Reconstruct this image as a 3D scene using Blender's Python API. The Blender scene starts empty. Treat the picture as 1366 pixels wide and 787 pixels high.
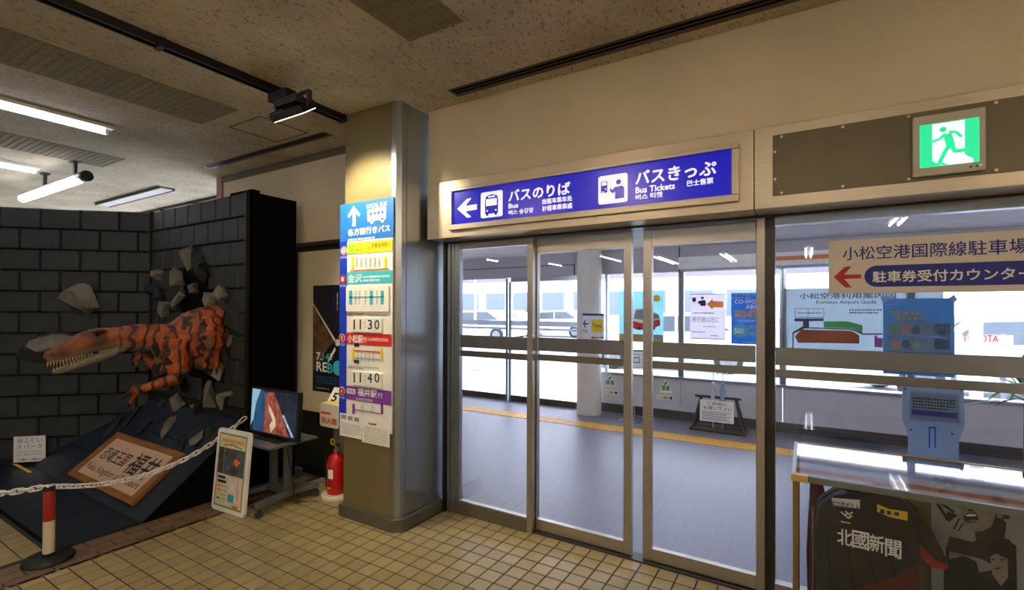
import bpy, bmesh, math, random
from mathutils import Vector, Matrix, noise as mnoise
random.seed(7)
sc = bpy.context.scene
col = sc.collection
PI = math.pi

# ---------------------------------------------------------------- camera
CAM_H = 1.5
YAW, PITCH, ROLL = [math.radians(a) for a in (31.291, 0.384, -0.203)]
FPX, CX, CY = 645.9, 683.0, 407.05
FW = Vector((-math.sin(YAW)*math.cos(PITCH), math.cos(YAW)*math.cos(PITCH), math.sin(PITCH)))
_rt = Vector((math.cos(YAW), math.sin(YAW), 0)); _dn = FW.cross(_rt)
RT = math.cos(ROLL)*_rt + math.sin(ROLL)*_dn
DN = -math.sin(ROLL)*_rt + math.cos(ROLL)*_dn
CAM = Vector((0, 0, CAM_H))
cd = bpy.data.cameras.new('camera'); cam = bpy.data.objects.new('camera', cd); col.objects.link(cam)
cam.matrix_world = Matrix(((RT.x, -DN.x, -FW.x, CAM.x), (RT.y, -DN.y, -FW.y, CAM.y), (RT.z, -DN.z, -FW.z, CAM.z), (0, 0, 0, 1)))
cd.sensor_width = 36; cd.lens = FPX/1366*36; cd.shift_y = (CY-393.5)/1366; cd.clip_start = 0.05; cd.clip_end = 300
sc.camera = cam
# ---------------------------------------------------------------- sky, exposure
wd = bpy.data.worlds.new('overcast_sky'); sc.world = wd; wd.use_nodes = True
bg = wd.node_tree.nodes['Background']; bg.inputs[0].default_value = (0.79, 0.85, 1.0, 1); bg.inputs[1].default_value = 7.0
vs = sc.view_settings; vs.view_transform = 'Standard'; vs.look = 'None'; vs.gamma = 1; vs.use_curve_mapping = False; vs.exposure = 0.35
sun_d = bpy.data.lights.new('sun', 'SUN'); sun_d.energy = 3.0; sun_d.angle = 0.2; sun_d.color = (1, .96, .9)
sun = bpy.data.objects.new('sun', sun_d); col.objects.link(sun); sun.rotation_euler = (math.radians(40), 0, math.radians(150)); sun.location = (0, 20, 12)
TUBE = 40.0      # radiance of the lit tubes

# ---------------------------------------------------------------- pixel -> place
def ray(x, y): return RT*((x-CX)/FPX) + DN*((y-CY)/FPX) + FW
def atY(x, y, Y): d = ray(x, y); return CAM + d*(Y/d.y)
def atX(x, y, X): d = ray(x, y); return CAM + d*(X/d.x)
def atZ(x, y, z=0): d = ray(x, y); return CAM + d*((z-CAM_H)/d.z)
def proj(p):
    d = Vector(p)-CAM; c = d.dot(FW)
    return (CX+FPX*d.dot(RT)/c, CY+FPX*d.dot(DN)/c, c)

# ---------------------------------------------------------------- materials
def lin(c):
    c = c/255
    return c/12.92 if c <= .04045 else ((c+.055)/1.055)**2.4
def rgb(h): return (lin(int(h[0:2], 16)), lin(int(h[2:4], 16)), lin(int(h[4:6], 16)), 1)
MATS = {}
def mk(name, h, rough=.6, metal=0, var=.08, scale=6, bump=0, emit=0, rnd=0, spec=.5, stretch=None, transl=0):
    if name in MATS: return MATS[name]
    m = bpy.data.materials.new(name); m.use_nodes = True; nt = m.node_tree; b = nt.nodes['Principled BSDF']
    c = rgb(h)
    tc = nt.nodes.new('ShaderNodeTexCoord'); n = nt.nodes.new('ShaderNodeTexNoise'); n.inputs['Scale'].default_value = scale; n.inputs['Detail'].default_value = 4
    if stretch:
        mp = nt.nodes.new('ShaderNodeMapping'); mp.inputs['Scale'].default_value = stretch
        nt.links.new(tc.outputs['Object'], mp.inputs[0]); nt.links.new(mp.outputs[0], n.inputs['Vector'])
    else: nt.links.new(tc.outputs['Object'], n.inputs['Vector'])
    rp = nt.nodes.new('ShaderNodeValToRGB')
    lo = tuple(max(0, x*(1-var)) for x in c[:3])+(1,); hi = tuple(min(1, x*(1+var)) for x in c[:3])+(1,)
    rp.color_ramp.elements[0].position = .3; rp.color_ramp.elements[1].position = .7
    rp.color_ramp.elements[0].color = lo; rp.color_ramp.elements[1].color = hi
    nt.links.new(n.outputs['Fac'], rp.inputs[0]); out = rp.outputs[0]
    if rnd:
        oi = nt.nodes.new('ShaderNodeObjectInfo'); ge = nt.nodes.new('ShaderNodeNewGeometry')
        ad = nt.nodes.new('ShaderNodeMath'); ad.operation = 'ADD'; nt.links.new(oi.outputs['Random'], ad.inputs[0]); nt.links.new(ge.outputs['Random Per Island'], ad.inputs[1])
        fr = nt.nodes.new('ShaderNodeMath'); fr.operation = 'FRACT'; nt.links.new(ad.outputs[0], fr.inputs[0])
        mr = nt.nodes.new('ShaderNodeMapRange'); mr.inputs[3].default_value = 1-rnd; mr.inputs[4].default_value = 1+rnd
        nt.links.new(fr.outputs[0], mr.inputs[0])
        hs = nt.nodes.new('ShaderNodeHueSaturation'); nt.links.new(mr.outputs[0], hs.inputs['Value']); nt.links.new(out, hs.inputs['Color']); out = hs.outputs[0]
    nt.links.new(out, b.inputs['Base Color'])
    b.inputs['Roughness'].default_value = rough; b.inputs['Metallic'].default_value = metal
    b.inputs['Specular IOR Level'].default_value = spec
    if emit:
        nt.links.new(out, b.inputs['Emission Color']); b.inputs['Emission Strength'].default_value = emit
    if bump:
        bp = nt.nodes.new('ShaderNodeBump'); bp.inputs['Strength'].default_value = bump; bp.inputs['Distance'].default_value = .01
        nt.links.new(n.outputs['Fac'], bp.inputs['Height']); nt.links.new(bp.outputs[0], b.inputs['Normal'])
    if transl:
        tl = nt.nodes.new('ShaderNodeBsdfTranslucent'); nt.links.new(out, tl.inputs[0]); mxs = nt.nodes.new('ShaderNodeMixShader'); mxs.inputs[0].default_value = transl
        ou = nt.nodes['Material Output']; nt.links.new(b.outputs[0], mxs.inputs[1]); nt.links.new(tl.outputs[0], mxs.inputs[2]); nt.links.new(mxs.outputs[0], ou.inputs[0])
    MATS[name] = m; return m
def glassmat(name, tint, refl=1.0, fac_add=0.0):
    m = bpy.data.materials.new(name); m.use_nodes = True; nt = m.node_tree; nt.nodes.clear()
    o = nt.nodes.new('ShaderNodeOutputMaterial'); mx = nt.nodes.new('ShaderNodeMixShader')
    t = nt.nodes.new('ShaderNodeBsdfTransparent'); t.inputs[0].default_value = tint
    g = nt.nodes.new('ShaderNodeBsdfGlossy'); g.inputs['Roughness'].default_value = .01; g.inputs[0].default_value = (1, 1, 1, 1)
    f = nt.nodes.new('ShaderNodeFresnel'); f.inputs[0].default_value = 1.5
    ml = nt.nodes.new('ShaderNodeMath'); ml.operation = 'MULTIPLY_ADD'; ml.inputs[1].default_value = refl; ml.inputs[2].default_value = fac_add
    nt.links.new(f.outputs[0], ml.inputs[0]); nt.links.new(ml.outputs[0], mx.inputs[0])
    nt.links.new(t.outputs[0], mx.inputs[1]); nt.links.new(g.outputs[0], mx.inputs[2]); nt.links.new(mx.outputs[0], o.inputs[0])
    MATS[name] = m; return m
M_glass = glassmat('door_glass', (.97, .975, .99, 1), .8)
M_glass2 = glassmat('sidelight_glass', (.92, .94, .98, 1), 1.2)
M_case = glassmat('case_glass', (.96, .975, .985, 1), .6)
M_steel = mk('brushed_steel', 'b9b3a9', .32, .9, .08, 9, .03, stretch=(1, 1, 40))
M_steelh = mk('steel_lintel', 'bdb4a4', .38, .75, .08, 7, .02, stretch=(.6, 1, 30))
M_steelb = mk('steel_side', 'a6aeb6', .30, .95, .06, 7, .02, stretch=(20, 20, .5))
M_steeld = mk('dark_steel', '4a4640', .35, .9, .1, 9)
M_band = mk('polished_band', 'a9a59e', .16, 1, .04, 5)
M_black = mk('black', '0c0c0d', .5, 0, .1)
M_blackm = mk('matte_black', '040405', .8, 0, .1, spec=.1)
M_white = mk('white_paint', 'eeeeee', .5)
M_paper = mk('paper', 'f0f0ee', .7, var=.02)
M_dgrey = mk('dark_grey', '33363a', .5)
M_grey = mk('grey_metal', '767c80', .4, .5)
M_beige = mk('beige_wall_paint', 'd9cdb8', .75, 0, .06, 2.2, .02)
M_pcol = mk('pillar_enamel', '776c4a', .42, .15, .05, 3, .01)
M_grout = mk('grout', '2a2f30', .85)
M_tile = mk('glazed_tile', '9f916a', .34, 0, .07, 30, .02, rnd=.12)
M_paver = mk('border_paver', '6f5a46', .5, 0, .08, 30, .03, rnd=.14)
M_tube = mk('fluorescent_tube', 'f4f6ff', .4, emit=TUBE, var=0)
M_tubefill = mk('warm_fill_tube', 'ffe4be', .4, emit=TUBE, var=0)  # used only by the added fill lights near the camera
M_tubed = mk('dim_fluorescent_tube', 'f4f6ff', .4, emit=11, var=0)
M_refl = mk('lamp_reflector', 'f2f2f2', .4)
M_yel = mk('tactile_yellow', 'e0a408', .42, 0, .08, 20)
M_tac2 = mk('tactile_pale', 'cfcabb', .42, 0, .08, 20)
M_vfl = mk('vestibule_floor', '646474', .40, 0, .12, 60, .06)
M_navy = mk('navy_print', '14238c', .5, var=.02)
M_red = mk('red_print', 'd0231e', .5, var=.02)
M_yelp = mk('yellow_print', 'f2d21e', .5, var=.02)
M_cyan = mk('cyan_print', '3fb9d6', .5, var=.02)
M_pur = mk('purple_print', '7b3aa6', .5, var=.02)
M_green = mk('green_print', '2f9a44', .5, var=.02)
M_orange = mk('orange_print', 'e8731e', .5, var=.02)
M_ink = mk('ink', '17181b', .6, var=.02)
M_gry2 = mk('grey_print', '8b8f94', .6, var=.02)
M_blue = mk('board_blue', '1a68c4', .5, var=.02)
M_dblue = mk('strip_blue', '1038c8', .5, var=.02)

# ---------------------------------------------------------------- mesh building
class MB:
    def __init__(s): s.v = []; s.f = []
    def add(s, vs, fs):
        o = len(s.v); s.v += [tuple(v) for v in vs]; s.f += [tuple(i+o for i in f) for f in fs]; return s
    def box(s, x0, x1, y0, y1, z0, z1):
        return s.add([(x0,y0,z0),(x1,y0,z0),(x1,y1,z0),(x0,y1,z0),(x0,y0,z1),(x1,y0,z1),(x1,y1,z1),(x0,y1,z1)],
                     [(0,3,2,1),(4,5,6,7),(0,1,5,4),(1,2,6,5),(2,3,7,6),(3,0,4,7)])
    def prism(s, pts, y, th):          # polygon in x-z (any winding), front face at y-th
        a = sum(pts[i][0]*pts[(i+1) % len(pts)][1]-pts[(i+1) % len(pts)][0]*pts[i][1] for i in range(len(pts)))
        if a < 0: pts = pts[::-1]
        n = len(pts)
        vs = [(p[0], y-th, p[1]) for p in pts]+[(p[0], y, p[1]) for p in pts]
        fs = [tuple(range(n)), tuple(range(2*n-1, n-1, -1))]+[(i, n+i, n+(i+1) % n, (i+1) % n) for i in range(n)]
        return s.add(vs, fs)
    def slab(s, pts, z0, z1):          # polygon in x-y
        a = sum(pts[i][0]*pts[(i+1) % len(pts)][1]-pts[(i+1) % len(pts)][0]*pts[i][1] for i in range(len(pts)))
        if a < 0: pts = pts[::-1]
        n = len(pts)
        return s.add([(p[0], p[1], z1) for p in pts]+[(p[0], p[1], z0) for p in pts],
                     [tuple(range(n)), tuple(range(2*n-1, n-1, -1))]+[(i, n+i, n+(i+1) % n, (i+1) % n) for i in range(n)])
    def tube(s, p, q, r, n=12, r2=None):
        p = Vector(p); q = Vector(q); r2 = r if r2 is None else r2
        d = (q-p).normalized(); a = d.orthogonal().normalized(); b = d.cross(a)
        vs = []
        for c, rr in ((p, r), (q, r2)):
            for i in range(n):
                t = 2*PI*i/n; vs.append(c+(a*math.cos(t)+b*math.sin(t))*rr)
        return s.add(vs, [tuple(range(n-1, -1, -1)), tuple(range(n, 2*n))]+[(i, (i+1) % n, n+(i+1) % n, n+i) for i in range(n)])
    def path(s, pts, r, n=8):
        for a, b in zip(pts, pts[1:]): s.tube(a, b, r, n)
        return s
    def lathe(s, prof, n=24, c=(0, 0, 0)):
        vs = []; m = len(prof)
        for r, z in prof:
            for i in range(n):
                t = 2*PI*i/n; vs.append((c[0]+r*math.cos(t), c[1]+r*math.sin(t), c[2]+z))
        fs = [(k*n+i, k*n+(i+1) % n, (k+1)*n+(i+1) % n, (k+1)*n+i) for k in range(m-1) for i in range(n)]
        fs += [tuple(range(n-1, -1, -1)), tuple(range((m-1)*n, m*n))]
        return s.add(vs, fs)
    def ring(s, c, R, r, axis='y', n=24):
        pts = []
        for i in range(n):
            t = 2*PI*i/n
            u, v = R*math.cos(t), R*math.sin(t)
            pts.append((c[0]+u, c[1], c[2]+v) if axis == 'y' else (c[0]+u, c[1]+v, c[2]))
        for i in range(n): s.tube(pts[i], pts[(i+1) % n], r, 6)
        return s
    def mesh(s, name):
        me = bpy.data.meshes.new(name); me.from_pydata(s.v, [], s.f); me.update(); return me

def disc(cx, cz, r, n=24, r2=None):
    r2 = r if r2 is None else r2
    return [(cx+r*math.cos(2*PI*i/n), cz+r2*math.sin(2*PI*i/n)) for i in range(n)]
def rrect(x0, x1, z0, z1, r, n=5):
    P = []
    for cx, cz, a in ((x1-r, z1-r, 0), (x0+r, z1-r, 90), (x0+r, z0+r, 180), (x1-r, z0+r, 270)):
        for i in range(n+1):
            t = math.radians(a+90*i/n); P.append((cx+r*math.cos(t), cz+r*math.sin(t)))
    return P
def rect(x0, x1, z0, z1): return [(x0, z0), (x1, z0), (x1, z1), (x0, z1)]
_tc = {}
def glyphs(s, bold=0.0):
    k = (s, bold)
    if k not in _tc:
        c = bpy.data.curves.new('lettering', 'FONT'); c.body = s; c.resolution_u = 2; c.offset = bold
        o = bpy.data.objects.new('lettering', c); me = bpy.data.meshes.new_from_object(o)
        vs = [(v.co.x, v.co.y) for v in me.vertices]; fs = [tuple(p.vertices) for p in me.polygons]
        bpy.data.objects.remove(o); bpy.data.curves.remove(c); bpy.data.meshes.remove(me)
        _tc[k] = (vs, fs)
    return _tc[k]
def text(mb, s, x0, x1, z0, z1, y, bold=.0, flip=False, keep=False):
    vs, fs = glyphs(s)
    if not vs: return mb
    a0 = min(v[0] for v in vs); a1 = max(v[0] for v in vs); b0 = min(v[1] for v in vs); b1 = max(v[1] for v in vs)
    sx = (x1-x0)/(a1-a0); sz = (z1-z0)/(b1-b0)
    bx, bz = bold*sx*.8, bold*sz*.8       # heavier strokes: the same letter set again a hair to each side
    for k, (ox, oz) in enumerate(((0, 0), (bx, 0), (-bx, 0), (0, bz), (0, -bz)) if bold else ((0, 0),)):
        P = [(x0+(v[0]-a0)*sx+ox, y-.00004*k, z0+(v[1]-b0)*sz+oz) for v in vs]
        if flip: P = [(x0+x1-p[0], p[1], p[2]) for p in P]
        mb.add(P, fs)
    return mb

def link(o, parent=None):
    col.objects.link(o)
    if parent: o.parent = parent
    return o
def part(name, mb, mat, parent=None, bevel=0, smooth=False, label=None, kind=None, seg=2):
    me = mb.mesh(name) if isinstance(mb, MB) else mb
    if not me.materials: me.materials.append(mat)
    o = link(bpy.data.objects.new(name, me), parent)
    if smooth:
        for p in me.polygons: p.use_smooth = True
        me.set_sharp_from_angle(angle=math.radians(40))
    if bevel:
        md = o.modifiers.new('edge', 'BEVEL'); md.width = bevel; md.segments = seg; md.limit_method = 'ANGLE'
    if label: o['label'] = label
    if kind: o['kind'] = kind
    return o
def tag(o, label, cat, group=None):
    o['label'] = label; o['category'] = cat
    if group: o['group'] = group
    return o
def thing(name, label, cat, loc=(0, 0, 0), rotz=0, group=None, rot=None):
    o = link(bpy.data.objects.new(name, None)); o.location = loc
    o.rotation_euler = rot if rot else (0, 0, rotz); o.empty_display_size = .05
    return tag(o, label, cat, group)
def struct(name, mb, mat, label=None, **k):
    o = part(name, mb, mat, **k); o['kind'] = 'structure'
    if label: o['label'] = label
    return o
def sroot(name, label=None, loc=(0, 0, 0)):
    o = link(bpy.data.objects.new(name, None)); o.location = loc; o['kind'] = 'structure'
    if label: o['label'] = label
    return o

class Pan:      # a flat thing whose face lies in a plane Y = const and looks towards -Y
    def __init__(s, name, label, cat, Y, base, kind=None, group=None):
        b = atY(base[0], base[1], Y)
        s.Y = Y; s.o = b
        s.root = sroot(name, label, b) if kind else thing(name, label, cat, b, group=group)
    def xz(s, x, y): p = atY(x, y, s.Y); return (p.x-s.o.x, p.z-s.o.z)
    def R(s, xl, yt, yb, xr):
        a = s.xz(xl, yt); b = s.xz(xl, yb); c = s.xz(xr, (yt+yb)/2)
        return (a[0], c[0], b[1], a[1])
    def rect(s, mb, xl, yt, yb, xr, d=0, th=.001, r=0):
        q = s.R(xl, yt, yb, xr); mb.prism(rrect(*q, r) if r else rect(*q), -d, th); return mb
    def poly(s, mb, pts, d=0, th=.001): return mb.prism([s.xz(*p) for p in pts], -d, th)
    def tx(s, mb, t, xl, yt, yb, xr, d=.002, bold=.01, flip=False):
        q = s.R(xl, yt, yb, xr); return text(mb, t, *q, -d, bold, flip)
    def bars(s, mb, xl, yt, yb, xr, n, d=.002, fill=.55, seed=0, chunk=0):
        q = s.R(xl, yt, yb, xr); rr = random.Random(seed+int(xl*7+yt*13)); h = (q[3]-q[2])/n
        for i in range(n):
            x = q[0]; z = q[3]-(i+.5)*h; end = q[1] if i < n-1 else q[0]+(q[1]-q[0])*rr.uniform(.5, 1)
            cw = h*fill*1.1
            while x < end-.3*cw:
                w = cw*rr.uniform(.6, 1.0)
                mb.prism(rect(x, min(x+w, end), z-h*fill/2*rr.uniform(.7, 1), z+h*fill/2*rr.uniform(.7, 1)), -d, .0003); x += cw*1.18
        return mb
    def part(s, name, mb, mat, **k): return part(name, mb, mat, s.root, **k)

# ================================================================ THE SETTING
ZC = 2.9            # lobby ceiling
YW = 2.634          # face of the wall over the doors
YD = 2.83           # door line
YB = 2.83           # beige wall left of the pillar
YO = 6.70           # outer wall of the vestibule
ZV = 2.33           # vestibule ceiling
# --- floor with its tiles
def tilemat():
    m = bpy.data.materials.new('far_floor_tiles'); m.use_nodes = True; nt = m.node_tree; b = nt.nodes['Principled BSDF']
    tc = nt.nodes.new('ShaderNodeTexCoord'); br = nt.nodes.new('ShaderNodeTexBrick'); br.offset = 0
    br.inputs['Color1'].default_value = rgb('9f916a'); br.inputs['Color2'].default_value = rgb('958860'); br.inputs['Mortar'].default_value = rgb('2a2f30')
    br.inputs['Scale'].default_value = 1; br.inputs['Brick Width'].default_value = .105; br.inputs['Row Height'].default_value = .105; br.inputs['Mortar Size'].default_value = .004
    nt.links.new(tc.outputs['Object'], br.inputs['Vector']); nt.links.new(br.outputs[0], b.inputs['Base Color']); b.inputs['Roughness'].default_value = .4
    return m
fl = struct('floor', MB().box(-13.5, 3.5, -13, 3.3, -.1, -.012), tilemat(), 'yellow beige square floor tiles with dark grout')
part('grout_bed', MB().box(-5.4, 1.5, .0, YD+.02, -.0119, -.0035), M_grout, fl)
def tilemesh(w, l, name):
    mb = MB(); e = .004
    mb.add([(-w/2,-l/2,-.011),(w/2,-l/2,-.011),(w/2,l/2,-.011),(-w/2,l/2,-.011),(-w/2,-l/2,-.002),(w/2,-l/2,-.002),(w/2,l/2,-.002),(-w/2,l/2,-.002),
            (-w/2+e,-l/2+e,0),(w/2-e,-l/2+e,0),(w/2-e,l/2-e,0),(-w/2+e,l/2-e,0)],
           [(0,1,5,4),(1,2,6,5),(2,3,7,6),(3,0,4,7),(4,5,9,8),(5,6,10,9),(6,7,11,10),(7,4,8,11),(8,9,10,11)])
    return mb
PT = .105
cand = []
for i in range(-34, 34):
    for j in range(-26, 7):
        x = -1.67+PT*(i+.5); y = 2.43+PT*(j+.5)
        if (x < -3.62 and not (x < -3.96 and y < 1.04)) or x > 1.4 or y > YD-.03: continue
        if -2.84 < x < -2.35 and y > 2.39: continue
        p = proj((x, y, 0))
        seen = p[2] > .4 and 15 < p[0] < 1350 and p[1] < 785 and not (x > -.06 and y > 2.12)
        cand.append((not seen, p[2], x, y))
cand.sort()
tme = tilemesh(.0975, .0975, 'tile').mesh('tile'); tme.materials.append(M_tile)
rest = MB()
for k, (h, d, x, y) in enumerate(cand):
    if k < 290: o = link(bpy.data.objects.new('tile', tme), fl); o.location = (x, y, 0)
    else:
        t = tilemesh(.0975, .0975, 't'); rest.add([(v[0]+x, v[1]+y, v[2]) for v in t.v], t.f)
if rest.v: part('tile_field', rest, M_tile, fl, kind='stuff')
pme = tilemesh(.0975, .197, 'paver').mesh('paver'); pme.materials.append(M_paver)
for r in range(3):
    for j in range(15):
        x = -3.672-r*PT; y = .10+.205*j+(.1 if r % 2 else 0)
        if y > 2.72: continue
        o = link(bpy.data.objects.new('paver', pme), fl); o.location = (x, y, 0)

# --- ceiling
def ceilmat():
    m = bpy.data.materials.new('pitted_ceiling_board'); m.use_nodes = True; nt = m.node_tree; b = nt.nodes['Principled BSDF']
    tc = nt.nodes.new('ShaderNodeTexCoord'); mp = nt.nodes.new('ShaderNodeMapping'); mp.inputs['Scale'].default_value = (1, .45, 1); mp.inputs['Rotation'].default_value = (0, 0, .5)
    n1 = nt.nodes.new('ShaderNodeTexNoise'); n1.inputs['Scale'].default_value = 75; n1.inputs['Detail'].default_value = 6; n1.inputs['Roughness'].default_value = .65
    n2 = nt.nodes.new('ShaderNodeTexNoise'); n2.inputs['Scale'].default_value = 2.2; n2.inputs['Detail'].default_value = 5
    r1 = nt.nodes.new('ShaderNodeValToRGB'); r1.color_ramp.elements[0].position = .385; r1.color_ramp.elements[1].position = .435
    r1.color_ramp.elements[0].color = (.12, .11, .09, 1); r1.color_ramp.elements[1].color = (1, 1, 1, 1)
    r2 = nt.nodes.new('ShaderNodeValToRGB'); r2.color_ramp.elements[0].color = rgb('b0a690'); r2.color_ramp.elements[1].color = rgb('d4cab4')
    r2.color_ramp.elements[0].position = .3; r2.color_ramp.elements[1].position = .7
    mx = nt.nodes.new('ShaderNodeMix'); mx.data_type = 'RGBA'; mx.blend_type = 'MULTIPLY'; mx.inputs[0].default_value = .62
    nt.links.new(tc.outputs['Object'], mp.inputs[0]); nt.links.new(mp.outputs[0], n1.inputs['Vector']); nt.links.new(tc.outputs['Object'], n2.inputs['Vector'])
    nt.links.new(n1.outputs['Fac'], r1.inputs[0]); nt.links.new(n2.outputs['Fac'], r2.inputs[0])
    nt.links.new(r2.outputs[0], mx.inputs[6]); nt.links.new(r1.outputs[0], mx.inputs[7]); nt.links.new(mx.outputs[2], b.inputs['Base Color'])
    bp = nt.nodes.new('ShaderNodeBump'); bp.inputs['Strength'].default_value = .4; bp.inputs['Distance'].default_value = .004
    nt.links.new(r1.outputs[0], bp.inputs['Height']); nt.links.new(bp.outputs[0], b.inputs['Normal'])
    b.inputs['Roughness'].default_value = .9; return m
M_ceil = ceilmat()
ce = struct('ceiling', MB().box(-13.5, 3.5, -13, 3.3, ZC, ZC+.1), M_ceil, 'pitted beige ceiling boards')
M_perf = mk('perforated_panel', '8c8469', .8, 0, .25, 40)
M_slot = mk('slot_metal', '54493a', .5, .3)
def vent_panel(x0, x1, y0, y1, n, name='ceiling_vent'):
    r = part(name, MB().box(x0, x1, y0, y1, ZC-.004, ZC-.0005), M_perf, ce)
    me = MB().box(-(x1-x0)/2+.006, (x1-x0)/2-.006, -.0035, .0035, -.003, 0).mesh('slat'); me.materials.append(M_perf)
    for i in range(n):
        o = link(bpy.data.objects.new('slat', me), r); o.location = ((x0+x1)/2, y0+(y1-y0)*(i+.5)/n, ZC-.004)
a = atZ(547, 55, ZC); b = atZ(487, 22, ZC); c = atZ(613, 22, ZC)
vent_panel(a.x, c.x, a.y-.75, a.y, 46)
a = atZ(318, 147, ZC); b = atZ(277, 168, ZC)
vent_panel(b.x, a.x, .2, a.y, 40)
a = atZ(168, 212, ZC); b = atZ(142, 224, ZC)
vent_panel(b.x, a.x, .2, a.y, 40)
def slot(x0, x1, y0, y1):
    r = part('air_slot', MB().box(x0, x1, y0, y1, ZC-.006, ZC-.0005), M_slot, ce)
    h = (y1-y0)
    part('slot_gap', MB().box(x0+.02, x1-.02, y0+h*.12, y0+h*.32, ZC-.0075, ZC-.005), M_blackm, r)
    part('slot_gap', MB().box(x0+.02, x1-.02, y0+h*.45, y0+h*.62, ZC-.0075, ZC-.005), M_blackm, r)
a = atZ(611, 128, ZC); slot(a.x, 2.4, a.y-.105, a.y+.0)
a = atZ(444, 180, ZC); b = atZ(291, 226, ZC); slot(b.x, a.x, a.y-.085, a.y)
q = [atZ(*p, ZC) for p in ((345, 155), (408, 176), (371, 189), (310, 171))]
x0, x1, y0, y1 = min(p.x for p in q), max(p.x for p in q), min(p.y for p in q), max(p.y for p in q)
hb = MB()
for r in ((x0, x1, y0, y0+.012), (x0, x1, y1-.012, y1), (x0, x0+.012, y0, y1), (x1-.012, x1, y0, y1)): hb.box(*r, ZC-.003, ZC-.0005)
part('access_hatch_rim', hb, mk('hatch_rim', '6a604c', .7), ce)

# --- walls of the lobby
WALLT = .10
struct('wall_doors', MB().box(-2.30, 3.5, YW, YW+.15, 2.378, ZC-.0005), M_beige, 'beige painted wall above the sliding doors')
bw = struct('wall_back', MB().box(-5.36, -2.84, YB, YB+.12, 2.10, ZC-.0005), M_beige, 'beige wall left of the pillar')
M_dwall = mk('dark_lower_wall', '1f1d18', .6)
struct('wall_recess', MB().box(-5.36, -2.84, YB+.04, YB+.12, 0, 2.10), M_dwall, 'dark lower wall behind the poster panel')
part('trim_strip', MB().box(-5.36, -2.84, YB-.012, YB, ZC-.06, ZC-.001), mk('brown_trim', '6f6252', .6), bw)
struct('trim_1', MB().box(-5.36, -2.84, YB-.01, YB+.04, 2.065, 2.10), mk('shelf_edge', '2b2823', .5), 'dark trim under the beige wall')
struct('baseboard_back', MB().box(-3.94, -2.88, YB-.03, YB+.04, 0, .09), M_black, 'black baseboard')
struct('wall_end', MB().box(-5.46, -5.36, YB-.02, YB+.30, 0, ZC-.0005), mk('pink_wall', 'b08d80', .8), 'pinkish wall end')
struct('wall_rear', MB().box(-13.5, 3.5, -13.1, -13, 0, ZC), M_beige)
struct('wall_left', MB().box(-13.6, -13.5, -13, 3.3, 0, ZC), M_beige)
struct('wall_right', MB().box(3.5, 3.6, -13, 6.8, 0, ZC), M_beige)
fw = struct('wall_far', MB().box(-13.5, -5.46, 3.25, 3.35, 0, 1.0), M_beige, 'far wall with clerestory window')
part('mullion', MB().box(-13.5, -5.46, 3.25, 3.33, ZC-.04, ZC), M_steeld, fw)
for k in range(9): part('mullion', MB().box(-6.0-k*.9, -5.95-k*.9, 3.25, 3.33, 1.0, ZC), M_steeld, fw)

# --- pillar
pl = sroot('pillar', 'square pillar with beige enamel front and steel corner', (-2.6, 2.6, 0))
def W(o, mb): return MB().add([(v[0]-o.location.x, v[1]-o.location.y, v[2]-o.location.z) for v in mb.v], mb.f)
PF = 2.373
part('front_panel', W(pl, MB().box(-2.865, -2.405, PF, 2.9, .08, ZC-.001)), M_pcol, pl)
part('corner_strip', W(pl, MB().slab([(-2.403, PF), (-2.36, PF), (-2.335, PF+.03), (-2.335, PF+.075), (-2.403, PF+.075)], .08, ZC-.001)), M_steelb, pl)
part('side_panel', W(pl, MB().box(-2.42, -2.337, PF+.081, YD+.06, .09, ZC-.001)), M_steelb, pl, bevel=.002)
part('skirting', W(pl, MB().slab([(-2.885, 2.347), (-2.36, 2.347), (-2.305, 2.39), (-2.305, YD), (-2.885, YD)], 0, .085)), mk('skirting_metal', '6a675c', .4, .5), pl, bevel=.003)

# --- lintel over the doors
ln = sroot('trim_2', 'stainless lintel panels above the doors', (-1, YW, 2.18))
part('lintel_panel', W(ln, MB().box(-2.30, -.219, YW-.012, YW+.17, 1.985, 2.377)), M_steelh, ln, bevel=.002)
part('lintel_panel', W(ln, MB().box(-.215, 3.5, YW-.012, YW+.17, 1.985, 2.377)), M_steelh, ln, bevel=.002)
M_plate = mk('olive_plate', '605a4a', .42, .5, .05)
part('cover_plate', W(ln, MB().box(-.137, 2.0, YW-.016, YW-.012, 2.04, 2.33)), M_plate, ln)
for xs in (-.10, .14, .37, .64, .95):
    for zs in (2.052, 2.318): part('screw', W(ln, MB().tube((xs, YW-.016, zs), (xs, YW-.02, zs), .006, 8)), M_steel, ln)
for zs in (2.12, 2.25): part('screw', W(ln, MB().tube((-.127, YW-.016, zs), (-.127, YW-.02, zs), .006, 8)), M_steel, ln)
part('lintel_soffit', W(ln, MB().box(-2.30, 3.5, YW+.17, YD+.20, 1.975, 2.377)), M_steeld, ln)

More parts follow.
